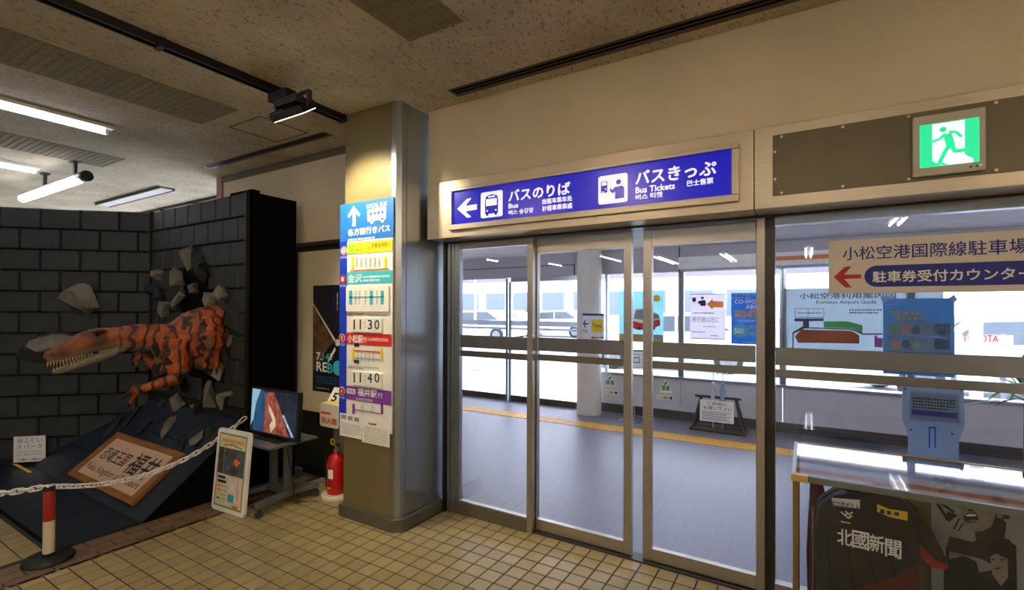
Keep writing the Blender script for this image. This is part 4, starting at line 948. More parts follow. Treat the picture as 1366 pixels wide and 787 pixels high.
# brow ridge
limb3(dm, [(A(120, 442, -4.77), .012), (A(130, 441.5, -4.745), .02), (A(142, 440.5, -4.745), .012)], 8)
tmp = bpy.data.objects.new('tmp', dm.mesh('tmp')); col.objects.link(tmp)
md = tmp.modifiers.new('r', 'REMESH'); md.mode = 'VOXEL'; md.voxel_size = .0085; md.use_smooth_shade = True
ms = tmp.modifiers.new('s', 'SMOOTH'); ms.factor = .5; ms.iterations = 4
dg = bpy.context.evaluated_depsgraph_get(); dme = bpy.data.meshes.new_from_object(tmp.evaluated_get(dg)); bpy.data.objects.remove(tmp); dme.name = 'dinosaur'
d0 = Vector((-4.6, 2.2, 1.0))
att = dme.attributes.new('pale', 'FLOAT', 'POINT'); at2 = dme.attributes.new('head', 'FLOAT', 'POINT')
def lipy(x):
    P = [(60, 485), (88.6, 480.5), (121, 471), (164, 462), (175, 461)]
    for (x0, y0), (x1, y1) in zip(P, P[1:]):
        if x <= x1: return y0+(y1-y0)*max(0, (x-x0)/(x1-x0))
    return P[-1][1]
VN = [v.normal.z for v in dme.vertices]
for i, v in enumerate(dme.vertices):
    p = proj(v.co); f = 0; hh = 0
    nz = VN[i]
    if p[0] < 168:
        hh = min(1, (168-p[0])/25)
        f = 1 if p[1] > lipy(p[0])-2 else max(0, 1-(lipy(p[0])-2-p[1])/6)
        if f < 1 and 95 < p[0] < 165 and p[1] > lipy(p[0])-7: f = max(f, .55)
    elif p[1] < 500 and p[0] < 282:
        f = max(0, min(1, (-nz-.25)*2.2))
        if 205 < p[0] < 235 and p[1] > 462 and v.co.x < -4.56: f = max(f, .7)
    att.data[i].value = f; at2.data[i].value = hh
nrm = [v.normal.copy() for v in dme.vertices]
for v, n_ in zip(dme.vertices, nrm):
    v.co = v.co + n_*(mnoise.noise(v.co*38)*.0035) - d0
dme.update()
def dinomat():
    m = bpy.data.materials.new('dinosaur_skin'); m.use_nodes = True; nt = m.node_tree; b = nt.nodes['Principled BSDF']; L_ = nt.links.new
    N = lambda t: nt.nodes.new(t)
    tc = N('ShaderNodeTexCoord')
    wv = N('ShaderNodeTexWave'); wv.bands_direction = 'Y'; wv.inputs['Scale'].default_value = 4.2; wv.inputs['Distortion'].default_value = 7; wv.inputs['Detail'].default_value = 2; wv.inputs['Detail Scale'].default_value = 1.6
    L_(tc.outputs['Object'], wv.inputs['Vector'])
    r = N('ShaderNodeValToRGB'); r.color_ramp.elements[0].position = .10; r.color_ramp.elements[1].position = .30; r.color_ramp.elements[0].color = (1, 1, 1, 1); r.color_ramp.elements[1].color = (0, 0, 0, 1); L_(wv.outputs['Fac'], r.inputs[0])
    nz = N('ShaderNodeTexNoise'); nz.inputs['Scale'].default_value = 9; nz.inputs['Detail'].default_value = 5; L_(tc.outputs['Object'], nz.inputs['Vector'])
    base = N('ShaderNodeValToRGB'); base.color_ramp.elements[0].position = .3; base.color_ramp.elements[1].position = .7
    base.color_ramp.elements[0].color = rgb('642607'); base.color_ramp.elements[1].color = rgb('b8560f'); L_(nz.outputs['Fac'], base.inputs[0])
    at = N('ShaderNodeAttribute'); at.attribute_name = 'pale'; ah = N('ShaderNodeAttribute'); ah.attribute_name = 'head'
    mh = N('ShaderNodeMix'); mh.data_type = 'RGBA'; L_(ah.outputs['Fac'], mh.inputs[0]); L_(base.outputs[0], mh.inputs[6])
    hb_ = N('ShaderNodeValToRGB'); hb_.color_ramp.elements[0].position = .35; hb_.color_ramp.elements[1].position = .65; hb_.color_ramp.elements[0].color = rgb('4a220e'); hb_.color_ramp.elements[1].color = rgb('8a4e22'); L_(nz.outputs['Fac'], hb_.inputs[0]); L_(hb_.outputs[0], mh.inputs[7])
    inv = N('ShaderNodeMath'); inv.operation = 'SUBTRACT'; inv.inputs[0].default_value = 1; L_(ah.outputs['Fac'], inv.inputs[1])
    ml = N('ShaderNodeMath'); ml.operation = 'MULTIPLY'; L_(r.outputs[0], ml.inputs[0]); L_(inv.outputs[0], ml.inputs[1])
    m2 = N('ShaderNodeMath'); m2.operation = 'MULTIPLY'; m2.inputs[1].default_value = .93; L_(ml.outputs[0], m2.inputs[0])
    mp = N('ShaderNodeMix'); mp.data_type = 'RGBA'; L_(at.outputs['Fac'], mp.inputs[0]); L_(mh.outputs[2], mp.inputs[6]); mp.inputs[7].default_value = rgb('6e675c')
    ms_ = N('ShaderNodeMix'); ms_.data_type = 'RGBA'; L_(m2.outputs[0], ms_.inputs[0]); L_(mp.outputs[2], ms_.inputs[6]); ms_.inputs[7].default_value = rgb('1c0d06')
    L_(ms_.outputs[2], b.inputs['Base Color']); b.inputs['Roughness'].default_value = .5
    vo = N('ShaderNodeTexVoronoi'); vo.inputs['Scale'].default_value = 75; L_(tc.outputs['Object'], vo.inputs['Vector'])
    bp = N('ShaderNodeBump'); bp.inputs['Strength'].default_value = .55; bp.inputs['Distance'].default_value = .006; L_(vo.outputs['Distance'], bp.inputs['Height']); L_(bp.outputs[0], b.inputs['Normal'])
    return m
M_dino = dinomat()
dn = thing('dinosaur', 'orange black-striped dinosaur model bursting through the brick wall', 'dinosaur', d0)
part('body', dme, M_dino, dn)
for p in dme.polygons: p.use_smooth = True
def dpart(name, mb, mat, **k): return part(name, MB().add([tuple(Vector(v)-d0) for v in mb.v], mb.f), mat, dn, **k)
M_tooth = mk('tooth_ivory', 'a8965e', .35)
for k in range(15):
    x = 64+k*4.2; y = lipy(x); p = A(x, y-1.5, -4.825-(.05-.0035*k)); q_ = A(x-.8, y+5.2-.1*k, -4.82-(.05-.0035*k))
    dpart('tooth', MB().tube(p, q_, .008, 6, .0015), M_tooth)
for k in range(12):
    x = 72+k*4.6; yt = 494-(x-69)*.355; p = A(x, yt+2, -4.82-(.045-.003*k)); q_ = A(x-.6, yt-3.2, -4.815-(.045-.003*k))
    dpart('tooth', MB().tube(p, q_, .007, 6, .0015), M_tooth)
c_ = A(130, 446.5, -4.68); dpart('eye', MB().lathe([(.0, -.016), (.010, -.013), (.016, 0), (.010, .013), (0, .016)], 14, c_), mk('eye_gloss', '1a120a', .1), smooth=True)
c_ = A(70, 471, -4.845); dpart('nostril', MB().lathe([(0, -.008), (.010, 0), (0, .008)], 10, c_), M_black, smooth=True)
for tip, dlt, X_ in (((173.5, 516.5), (-6, 1), -4.6), ((165.5, 529), (-5, 5), -4.6), ((173, 539), (-3, 6), -4.6), ((178, 473), (-3, 6), -4.9), ((177, 485), (1, 5), -4.9), ((183, 489), (3, 4), -4.9), ((274, 492), (1.5, 7), -4.2), ((281.5, 492), (1.5, 8), -4.2), ((288.5, 492), (1, 8), -4.2)):
    dpart('claw', MB().tube(A(*tip, X_), A(tip[0]+dlt[0], tip[1]+dlt[1], X_-.01), .010, 8, .002), M_black)

# chain post and chain
pb = atZ(72, 740); bp_ = Vector((-3.838, 1.037, 0))
cp = thing('barrier_post', 'red and white barrier post on a round black base', 'barrier post', bp_)
part('base', MB().lathe([(0, 0), (.122, 0), (.122, .012), (.112, .024), (.035, .034), (.035, .045), (0, .045)], 36), M_black, cp, smooth=True)
part('white_tube', MB().tube((0, 0, .04), (0, 0, .235), .0275, 24), mk('post_white', 'd6ccb0', .5), cp, smooth=True)
part('red_tube', MB().tube((0, 0, .235), (0, 0, .412), .0277, 24), mk('post_red', '9a1f1c', .45), cp, smooth=True)
part('cap', MB().lathe([(0, .412), (.029, .412), (.029, .424), (.022, .431), (.009, .437), (.009, .452), (0, .454)], 20), M_black, cp, smooth=True)
ch = thing('barrier_chain', 'white plastic chain strung from the barrier post to the black panel', 'chain', bp_+Vector((0, 0, .43)))
lk = MB(); a_, r_, R_ = .021, .006, .014
pts = [(-a_+R_*-math.sin(math.radians(t)), 0, R_*math.cos(math.radians(t))) for t in range(0, 181, 36)]+[(a_+R_*math.sin(math.radians(t)), 0, -R_*math.cos(math.radians(t))) for t in range(0, 181, 36)]
for i in range(len(pts)): lk.tube(pts[i], pts[(i+1) % len(pts)], r_, 6)
lme = lk.mesh('link'); lme.materials.append(M_white)
for p in lme.polygons: p.use_smooth = True
def chain(P0_, P1_, sag, n0=0):
    L_ = (P1_-P0_).length*1.03; n = int(L_/.047); 
    C = [P0_.lerp(P1_, t/(n*4))-Vector((0, 0, sag*4*(t/(n*4))*(1-t/(n*4)))) for t in range(n*4+1)]
    for i in range(n):
        p = C[4*i+2]; d = (C[4*i+4]-C[4*i]).normalized()
        o = link(bpy.data.objects.new('link', lme), ch)
        y_ = Vector((0, 0, 1)).cross(d).normalized(); z_ = d.cross(y_); R3 = Matrix((d, y_, z_)).transposed().to_4x4() @ Matrix.Rotation(math.radians(35 if i % 2 else -55), 4, 'X')
        o.matrix_local = Matrix.Translation(p-ch.location) @ R3
top = bp_+Vector((0, 0, .437))
chain(top, Vector((-3.925, 2.26, .60)), .16)
cp2 = thing('barrier_post', 'second red and white barrier post just past the left edge of the display', 'barrier post', (-4.4, .5, 0), group='barrier posts')
cp['group'] = 'barrier posts'
for c_ in list(cp.children):
    n_ = c_.copy(); link(n_, cp2)
chain(top, Vector((-4.4, .5, .437)), .03)

# ================================================================ RIGHT: SIGN, POSTER, DISPLAY CASE
def c6(x, y): return (1020+x/3.42, 290+y/3.42)
ps = Pan('parking_counter_sign', 'white parking counter sign with red arrow on the sidelight glass', 'sign', YD-.012, c6(700, 347))
q = ps.R(*(lambda a, b: (a[0], a[1], b[1], b[0]))(c6(292, 108), c6(1300, 347)))
zb_ = ps.xz(*c6(297, 347))[1]
ps.part('board', MB().prism(rect(q[0], q[1], zb_, q[3]), .004, .008), mk('sign_white', 'd9d2cc', .5, var=.02), bevel=.001)
def t6(x0, y0, y1, x1): a = c6(x0, y0); b = c6(x1, y1); return (a[0], a[1], b[1], b[0])
ps.part('lettering', ps.tx(MB(), '小松空港国際線駐車場', *t6(357, 137, 197, 1205), d=.005, bold=.012), M_navy)
ps.part('red_arrow', ps.poly(MB(), [c6(*p) for p in ((315, 272), (365, 226), (396, 223), (362, 262), (440, 260), (440, 278), (362, 281), (398, 320), (368, 320))], .004, .0008), mk('arrow_red', 'b01226', .5))
qq = ps.R(*t6(455, 222, 318, 1262)); hh = (qq[3]-qq[2])/2
ps.part('blue_pill', MB().prism(rrect(qq[0], qq[1], qq[2], qq[3], hh*.98, 10), -.004, .0008), M_navy)
ps.part('lettering', ps.tx(MB(), '駐車券受付カウンター', *t6(493, 247, 297, 1225), d=.0055, bold=.025), M_paper)

bp2 = Pan('blue_notice_poster', 'blue notice poster stuck on the far side of the sidelight, seen reversed', 'poster', YD+.024, c6(705, 715))
M_bp = mk('poster_blue', '66aad4', .6, 0, .08, transl=.65); M_bpl = mk('poster_paleblue', 'a9c9dc', .6, 0, .06, transl=.5)
q = bp2.R(*t6(540, 370, 605, 866)); z_lo = bp2.xz(*c6(545, 712))[1]
bp2.part('sheet', MB().prism(rect(q[0], q[1], z_lo, q[3]), .0005, .001), M_bp)
bp2.part('headline', bp2.bars(MB(), *t6(575, 424, 446, 830), 1, d=.001, fill=.8), mk('headline_yellow', 'c9b24a', .6))
bp2.part('headline', bp2.bars(MB(), *t6(600, 450, 470, 805), 1, d=.001, fill=.8), MATS['headline_yellow'])
bp2.part('lettering', bp2.bars(MB(), *t6(545, 392, 402, 640), 1, d=.001, fill=.7), M_bpl)
bp2.part('lettering', bp2.bars(MB(), *t6(610, 474, 480, 760), 1, d=.001, fill=.7), M_bpl)
for y0, y1, sd_ in ((480, 541, 3), (549, 606, 4)):
    b_ = bp2.part('info_box', bp2.rect(MB(), *t6(556, y0, y1, 853), d=.001, th=.0005, r=.008), M_bpl)
    part('info_tab', bp2.rect(MB(), *t6(775, y0+6, y1-5, 848), d=.0016, th=.0005, r=.005), M_bp, b_)
    for k in range(3): part('info_drawing', MB().prism(disc(*bp2.xz(*c6(600+k*45, y0+36-k % 2*8)), .016, 10, .02), -.0016, .0004), (mk('drawing_teal', '6fa6a8', .6), mk('drawing_rose', 'c39a9c', .6), M_bp)[(k+sd_) % 3], b_)
c_ = bp2.xz(*c6(808, 522)); rg = MB()
for k in range(14):
    t = 2*PI*k/14; rg.prism(disc(c_[0]+.02*math.cos(t), c_[1]+.02*math.sin(t), .0035, 6), -.0022, .0003)
bp2.part('tab_ring', rg, M_bpl)
for u_, x_ in ((0, 545), (1, 860)):
    p = c6(x_, 372); bp2.part('tape', bp2.poly(MB(), [(p[0]-6, p[1]-1), (p[0]+1, p[1]-6), (p[0]+6, p[1]+1), (p[0], p[1]+6)], .001, .0004), M_bpl)

# display case
CX0, CX1, CY0, CY1, CZ = -.045, 1.15, 2.155, 2.70, .868
M_brass = mk('brass_trim', '8f7b48', .35, .8, .1)
cs = thing('display_case', 'glass display case with brass edges in front of the sidelight', 'display case', ((CX0+CX1)/2, (CY0+CY1)/2, 0))
part('base', W(cs, MB().box(CX0, CX1, CY0, CY1, 0, .12)), M_black, cs)
t = .009
for x in (CX0, CX1-2*t):
    for y in (CY0, CY1-2*t): part('corner_post', W(cs, MB().box(x, x+2*t, y, y+2*t, .12, CZ-.02)), M_brass, cs)
part('top_rail', W(cs, MB().box(CX0+.03, CX1, CY0-.004, CY0+.012, CZ-.024, CZ)), mk('case_rail', '6f7672', .35, .6), cs, bevel=.002)
part('top_rail', W(cs, MB().box(CX0, CX1, CY1-.012, CY1, CZ-.012, CZ)), M_brass, cs, bevel=.002)
part('top_rail', W(cs, MB().box(CX0-.004, CX0+.010, CY0+.02, CY1-.012, CZ-.016, CZ)), mk('case_edge', 'b8c4d4', .3, .3), cs)
part('corner_cap', W(cs, MB().box(CX0-.006, CX0+.05, CY0-.006, CY0+.02, CZ-.026, CZ+.001)), mk('corner_brass', 'c7aa62', .35, .5), cs, bevel=.002)
part('glass_top', W(cs, MB().box(CX0+.01, CX1, CY0+.012, CY1-.012, CZ-.008, CZ-.003)), M_case, cs)
part('glass_front', W(cs, MB().box(CX0+2*t, CX1-2*t, CY0+.003, CY0+.007, .12, CZ-.024)), M_case, cs)
part('glass_side', W(cs, MB().box(CX0+.003, CX0+.007, CY0+2*t, CY1-2*t, .12, CZ-.016)), M_case, cs)
part('back_board', W(cs, MB().box(.38, CX1-.02, CY1-.02, CY1-.006, .12, CZ-.09)), mk('case_back', '8a7a52', .6), cs)
part('inner_floor', W(cs, MB().box(CX0+.02, CX1-.02, CY0+.02, CY1-.02, .12, .125)), M_dgrey, cs)
# jersey on a torso form
def c7(x, y): return (1040+x/3.9375, 570+y/3.9375)
def c8(x, y): return (1190+x/3.9375, 570+y/3.9375)
JY = 2.40
je = Pan('football_jersey', 'black and dark red football jersey with white lettering in the display case', 'jersey', JY, (1150, 830))
je.root.location.z = .125
je.o = Vector((je.o.x, JY, .125))
M_jer = mk('jersey_black', '0d0a0d', .6, 0, .3, 5)
body = [(1086, 860), (1088, 760), (1087, 700), (1092, 668), (1112, 655), (1128, 651), (1140, 656), (1154, 651), (1174, 649), (1196, 655), (1215, 672), (1224, 700), (1224, 760), (1226, 865)]
je.part('torso', je.poly(MB(), body, 0, .07), M_jer, bevel=.025, seg=4)
je.part('torso_back', je.poly(MB(), body, .001-.075, .07), M_jer, bevel=.02, seg=3)
je.part('sleeve', je.poly(MB(), [(1206, 662), (1222, 676), (1242, 704), (1264, 748), (1240, 752), (1222, 730), (1212, 705)], -.02, .06), M_jer, bevel=.02, seg=3)
je.part('sleeve_trim', je.poly(MB(), [(1221, 720), (1226, 722), (1246, 742), (1262, 747), (1258, 753), (1240, 750), (1221, 735)], .041, .003), mk('jersey_red', '8c1418', .6), bevel=.001)
je.part('red_panel', je.poly(MB(), [(1088, 840), (1120, 800), (1150, 770), (1185, 760), (1222, 738), (1222, 860), (1088, 860)], .0702, .001), mk('jersey_darkred', '4c0c12', .6, 0, .5, 9))
je.part('collar', MB().ring((je.xz(1140, 652)[0], .02, je.xz(1140, 652)[1]), .04, .008, 'x', 20), M_blackm)
pc = je.part('sponsor_patch', je.poly(MB(), [c7(268, 340), c7(413, 350), c7(413, 395), c7(275, 380)], .071, .0008), M_paper)
part('lettering', je.tx(MB(), 'ICO共ボルト', *(lambda a, b: (a[0], a[1], b[1], b[0]))(c7(274, 350), c7(408, 383)), d=.073, bold=.03), M_navy, pc)
pc = je.part('sponsor_patch', je.poly(MB(), [c7(500, 370), c7(560, 395), c7(655, 410), c7(655, 455), c7(560, 435), c7(500, 408)], .071, .0008), M_yelp)
part('lettering', je.bars(MB(), *(lambda a, b: (a[0], a[1], b[1], b[0]))(c7(515, 385), c7(640, 425)), 1, d=.073, fill=.55), M_navy, pc)
lg = MB()
for k, (a_, b_) in enumerate(((325, 425), (347, 422), (344, 440))):
    p = je.xz(*c7(a_+10, b_)); lg.prism([(p[0]-.014, p[1]+.006), (p[0], p[1]-.006), (p[0]+.014, p[1]+.008), (p[0]+.010, p[1]+.012), (p[0], p[1]+.001), (p[0]-.011, p[1]+.011)], -.0712, .0006)
je.part('maker_logo', lg, M_paper)
je.part('maker_logo', je.bars(MB(), *(lambda a, b: (a[0], a[1], b[1], b[0]))(c7(318, 455), c7(372, 466)), 1, d=.0712, fill=.7), M_paper)
for k, (ch_, x0, x1, y0, y1) in enumerate((('北', 298, 372, 494, 572), ('國', 374, 458, 503, 590), ('新', 462, 536, 522, 606), ('聞', 542, 622, 545, 634))):
    je.part('chest_letter', je.tx(MB(), ch_, *(lambda a, b: (a[0], a[1], b[1], b[0]))(c7(x0, y0), c7(x1, y1)), d=.0725, bold=.02), M_paper)
# hanger rail seen at the left, team poster behind
hr = thing('folded_garment', 'dark red garment with steel hanger at the left end of the display case', 'garment', (.035, 2.56, .125))
part('cloth', MB().prism([(-.03, 0), (.05, 0), (.055, .45), (.03, .60), (-.02, .62), (-.035, .3)], .02, .04), mk('garment_red', '5a0e12', .7, 0, .3), hr, bevel=.01)
part('hanger', MB().tube((-.01, -.03, .05), (-.01, -.03, .5), .004, 8), M_steel, hr)
tp = Pan('team_poster', 'grey team poster of shouting player with brush strokes in the display case', 'poster', 2.60, (1300, 800))
tp.root.location.z = .126; tp.o = Vector((tp.o.x, 2.60, .126))
P_ = [c8(205, 205), c8(720, 300), c8(720, 900), c8(205, 900)]
a_ = tp.xz(*P_[0]); b_ = tp.xz(*P_[1])
tp.part('sheet', MB().prism(rect(a_[0], b_[0], .0, a_[1]), 0, .002), mk('poster_grey', '8f9296', .6, 0, .2, 6))
sk = mk('poster_skin', '8a7e7a', .6, 0, .25, 8); skd = mk('poster_skin_dark', '2b2728', .6, 0, .3, 8)
def pg(name, pts, mat, d, par=None): return part(name, tp.poly(MB(), [c8(*p) for p in pts], d, .0004), mat, par or tp.root)
pg('shirt', [(300, 570), (420, 600), (520, 560), (620, 590), (650, 880), (300, 880), (280, 640)], mk('poster_shirt', '2a1e24', .6, 0, .4, 5), .0022)
pg('shirt_sleeve', [(300, 650), (470, 690), (560, 740), (440, 765), (300, 720)], mk('poster_sleeve', '8b8c90', .6, 0, .2, 5), .0026)
fc = pg('face', [(345, 395), (360, 350), (400, 325), (460, 318), (510, 340), (540, 390), (545, 450), (520, 520), (470, 545), (420, 545), (385, 515), (352, 470)], sk, .003)
pg('neck', [(430, 535), (540, 440), (600, 500), (590, 580), (520, 610), (440, 590)], skd, .0027)
pg('hair', [(505, 335), (560, 350), (610, 400), (615, 480), (570, 480), (545, 440), (535, 390)], skd, .0032)
pg('ear', [(548, 435), (580, 430), (590, 455), (570, 480), (550, 470)], sk, .0036)
pg('mouth', [(372, 465), (400, 445), (440, 448), (455, 475), (430, 500), (385, 498)], M_ink, .0036)
pg('teeth', [(382, 462), (402, 453), (436, 455), (444, 464), (400, 466)], M_paper, .004)
pg('tongue', [(395, 488), (430, 482), (440, 490), (420, 498)], mk('poster_lip', '7c6462', .6), .004)
pg('eye', [(365, 420), (395, 408), (410, 418), (380, 428)], M_ink, .0036); pg('eye', [(450, 400), (490, 392), (500, 402), (460, 412)], M_ink, .0036)
pg('nose', [(395, 440), (405, 415), (425, 430), (420, 442)], skd, .0036)
pg('second_hair', [(500, 620), (540, 585), (600, 585), (650, 620), (655, 860), (610, 860), (605, 690), (545, 660), (510, 680)], M_ink, .0042)
pg('second_face', [(512, 670), (545, 655), (600, 670), (630, 760), (570, 830), (525, 770)], sk, .0038)
pg('second_eye', [(520, 690), (540, 686), (540, 692), (522, 696)], M_ink, .0044); pg('second_eye', [(565, 690), (590, 690), (588, 697), (566, 696)], M_ink, .0044)
pg('second_mouth', [(535, 735), (565, 733), (560, 742), (540, 742)], skd, .0044)
pg('dark_hair', [(270, 740), (300, 690), (370, 670), (440, 700), (490, 880), (270, 880)], M_ink, .0046)
for k, pts in enumerate((((215, 215), (235, 215), (330, 290), (320, 305)), ((245, 290), (330, 225), (345, 232), (255, 305)), ((215, 300), (350, 250), (355, 262), (220, 315)), ((240, 330), (345, 300), (345, 312), (245, 345)), ((215, 370), (340, 390), (335, 402), (215, 385)), ((230, 400), (245, 398), (300, 480), (285, 490)), ((255, 390), (330, 440), (322, 452), (250, 402)), ((290, 440), (345, 460), (300, 495), (280, 480)), ((345, 480), (358, 475), (330, 535), (318, 535)), ((370, 500), (380, 500), (350, 545), (340, 545)), ((225, 250), (300, 320), (290, 330), (220, 262)))):
    pg('brush_stroke', pts, M_ink, .0024)
tp.part('poster_caption', text(MB(), '共ボルト', tp.xz(*c8(305, 660))[0], tp.xz(*c8(410, 660))[0], tp.xz(*c8(305, 675))[1], tp.xz(*c8(305, 652))[1], -.0034, .02), M_navy)

# ================================================================ IN THE VESTIBULE
for x_, lab in ((-3.6, 'vestibule ceiling light above the left entrance doors'), (-.4, 'vestibule ceiling light near the middle of the sliding doors'), (1.9, 'vestibule ceiling light at the right end over the palm')):
    o = thing('vestibule_light', lab, 'ceiling light', (x_, 3.55, ZV-.04))
    part('reflector', MB().box(-.65, .65, -.09, .09, .02, .0395), M_refl, o); part('tube', MB().tube((-.6, 0, .004), (.6, 0, .004), .016, 10), mk('vestibule_tube', 'f2f4ff', .4, emit=90, var=0), o, smooth=True)
    for e in (-1, 1): part('tube_socket', MB().box(e*.6-.012, e*.6+.012, -.02, .02, -.012, .02), M_white, o)
def flat(name, label, cat, Y, px, base=None): return Pan(name, label, cat, Y, base or ((px[0]+px[3])/2, px[2]))
YP = YO+.085
# parking direction sign on the column
cs_ = flat('car_park_sign', 'white and yellow car park direction sign on the round column', 'sign', 6.33, (778, 417, 453, 807))
cs_.part('plate', cs_.rect(MB(), 777.5, 418, 452, 806, 0, .004), M_white)
cs_.part('blue_band', cs_.rect(MB(), 777.5, 418, 421, 806, .004, .0006), M_navy)
cs_.part('yellow_square', cs_.rect(MB(), 789, 426, 443, 804, .004, .0006), M_yelp)
cs_.part('lettering', cs_.tx(MB(), 'Times', 790.5, 431.5, 436.5, 802.5, .0055, .02), M_ink)
cs_.part('lettering', cs_.bars(MB(), 794, 438, 440, 800, 1, d=.0055), M_ink)
arrowpx(cs_, [(777.9, 431.5), (780.5, 426.5), (781.6, 427.3), (780.2, 431), (785, 431), (785, 433), (780.2, 433), (781.8, 436.5), (780.6, 437.3)], 'arrow', M_navy, .005)
cs_.part('lettering', cs_.tx(MB(), '70m', 777.8, 439, 443.5, 784.5, .0055, .0), M_navy)
for k, m_ in enumerate((M_ink, M_orange, M_green)): cs_.part('color_chip', cs_.rect(MB(), 789+k*5.5, 449.3, 451.3, 794+k*5.5, .004, .0006), m_)
# bus poster
bu = flat('bus_poster', 'light blue poster of a red and white bus in the vestibule window', 'poster', YP, (826, 388, 455, 885))
bu.part('sheet', bu.rect(MB(), 826, 389, 455, 885, 0, .001), mk('poster_sky', 'b0dae8', .6, 0, .08, 3, transl=.75))
bu.part('yellow_foot', bu.rect(MB(), 826, 445, 455, 885, .001, .0005), mk('poster_yellow', 'e6d078', .6, transl=.5))
bu.part('badge', MB().prism(disc(*bu.xz(876, 398), .05), -.001, .0005), M_yelp)
bu.part('footer_panel', bu.rect(MB(), 872, 447, 453, 883, .0016, .0005), M_bpl)
b_ = bu.part('bus_body', bu.poly(MB(), [(843, 437), (844, 422), (847, 412), (862, 410), (880, 420), (881, 434), (866, 440), (850, 440)], .001, .0006), M_white)
part('bus_stripe', bu.poly(MB(), [(843, 437), (843.5, 428), (856, 431), (880, 426), (881, 434), (866, 440), (850, 440)], .0017, .0005), M_red, b_)
part('bus_window', bu.poly(MB(), [(845.5, 425), (848, 414), (860, 412.5), (860, 427)], .0017, .0005).add(*(lambda m: (m.v, m.f))(bu.poly(MB(), [(862, 413), (879, 421), (879.5, 425), (862, 427)], .0017, .0005))), M_gry2, b_)
for x_ in (853, 872): part('bus_wheel', MB().prism(disc(*bu.xz(x_, 438), .022, 14), -.0023, .0005), M_ink, b_)
# ticket machine poster
tk = flat('ticket_machine_poster', 'white ticket machine poster with an orange arrow in the vestibule window', 'poster', YP, (920.5, 392, 452, 967.5))
tk.part('sheet', tk.rect(MB(), 920.5, 392, 452, 967.5, 0, .001), mk('poster_white', 'dcd8de', .6, 0, .02, transl=.75))
tk.part('border', tk.rect(MB(), 920.5, 392, 393, 967.5, .001, .0005).add(*(lambda m: (m.v, m.f))(tk.rect(MB(), 920.5, 450.6, 451.6, 967.5, .001, .0005))), mk('border_tan', 'd9a878', .6))
arrowpx(tk, [(943, 405.5), (950.5, 398.5), (951, 402), (965, 402), (965, 410), (951, 410), (950.5, 413)], 'orange_arrow', mk('arrow_orange', 'f8bc70', .6, transl=.6), .0012)
m_ = MB().prism(disc(*tk.xz(937, 397.5), .018, 14), -.001, .0005)
tk.poly(m_, [(934, 408), (934, 405), (931.5, 405.5), (931, 402), (934, 401), (940, 400), (941.5, 402), (941.5, 408)], .001, .0005); tk.rect(m_, 923.5, 397, 402.5, 928.5, .001, .0005)
tk.part('pictogram', m_, mk('picto_navy', '2a2c4c', .6))
tk.part('lettering', tk.tx(MB(), '券売機は左に', 923.5, 422, 430, 959.5, .0015, .0), mk('poster_grey_ink', '8a8078', .6))
for y_, a_, b_ in ((416, 925, 962), (434, 938, 963), (441, 923, 952), (446, 948, 964)): tk.part('small_print', tk.bars(MB(), a_, y_, y_+3, b_, 1, d=.0012, fill=.6), M_gry2)
# co-working poster
cw = flat('coworking_poster', 'deep blue co-working area poster in the vestibule window', 'poster', YP, (976, 390, 459, 1030))
cw.part('sheet', cw.rect(MB(), 975.5, 391, 458.5, 1030, 0, .001), mk('poster_deepblue', '4088c0', .6, 0, .08, transl=.75))
cw.part('blossom_strip', cw.bars(MB(), 976, 391, 399, 1012, 2, d=.001, fill=.8), M_bpl)
cw.part('lettering', cw.tx(MB(), 'CO-WORK', 980, 399.5, 405, 1019, .0015, .03), M_paper)
cw.part('lettering', cw.tx(MB(), 'AREA', 995, 406.5, 412, 1017, .0015, .03), M_paper)
for x_ in (980, 997.5): cw.part('picture', cw.rect(MB(), x_, 414, 423.5, x_+16, .0012, .0005), mk('poster_photo', 'b09a84', .6, 0, .5, 20))
cw.part('price_disc', MB().prism(disc(*cw.xz(987.5, 441), .098, 24), -.0012, .0005), M_cyan)
cw.part('lettering', cw.tx(MB(), '500', 980, 438, 444.5, 992, .002, .03), M_paper)
for y_ in (433, 441.5): cw.part('feature_box', cw.rect(MB(), 999, y_, y_+6.5, 1012, .0012, .0005, .01), M_bpl)
cw.part('small_print', cw.bars(MB(), 984, 426, 430, 1010, 2, d=.0012, fill=.5), M_paper)
cw.part('footer', cw.rect(MB(), 990, 455.5, 457.5, 1028, .0012, .0005), M_bpl)
# small sheet on the column side of the opening
sm = flat('white_notice', 'small white notice behind the gap between the sliding doors', 'notice', YP, (842, 465, 489, 858))
sm.part('sheet', sm.rect(MB(), 842, 466, 489, 858, 0, .001), M_paper)
sm.part('blue_line', sm.rect(MB(), 842, 466.5, 468.5, 858, .001, .0005), mk('line_blue', '4f9ac0', .6))
sm.part('heading', sm.bars(MB(), 843, 471, 474, 857, 1, d=.001, fill=.6), M_gry2)
sm.part('frame_drawing', sm.rect(MB(), 844, 476, 484, 854, .001, .0005, .01), MATS['line_blue'])
sm.part('frame_inner', sm.rect(MB(), 845.2, 477.5, 482.5, 852.8, .0016, .0005, .008), M_paper)
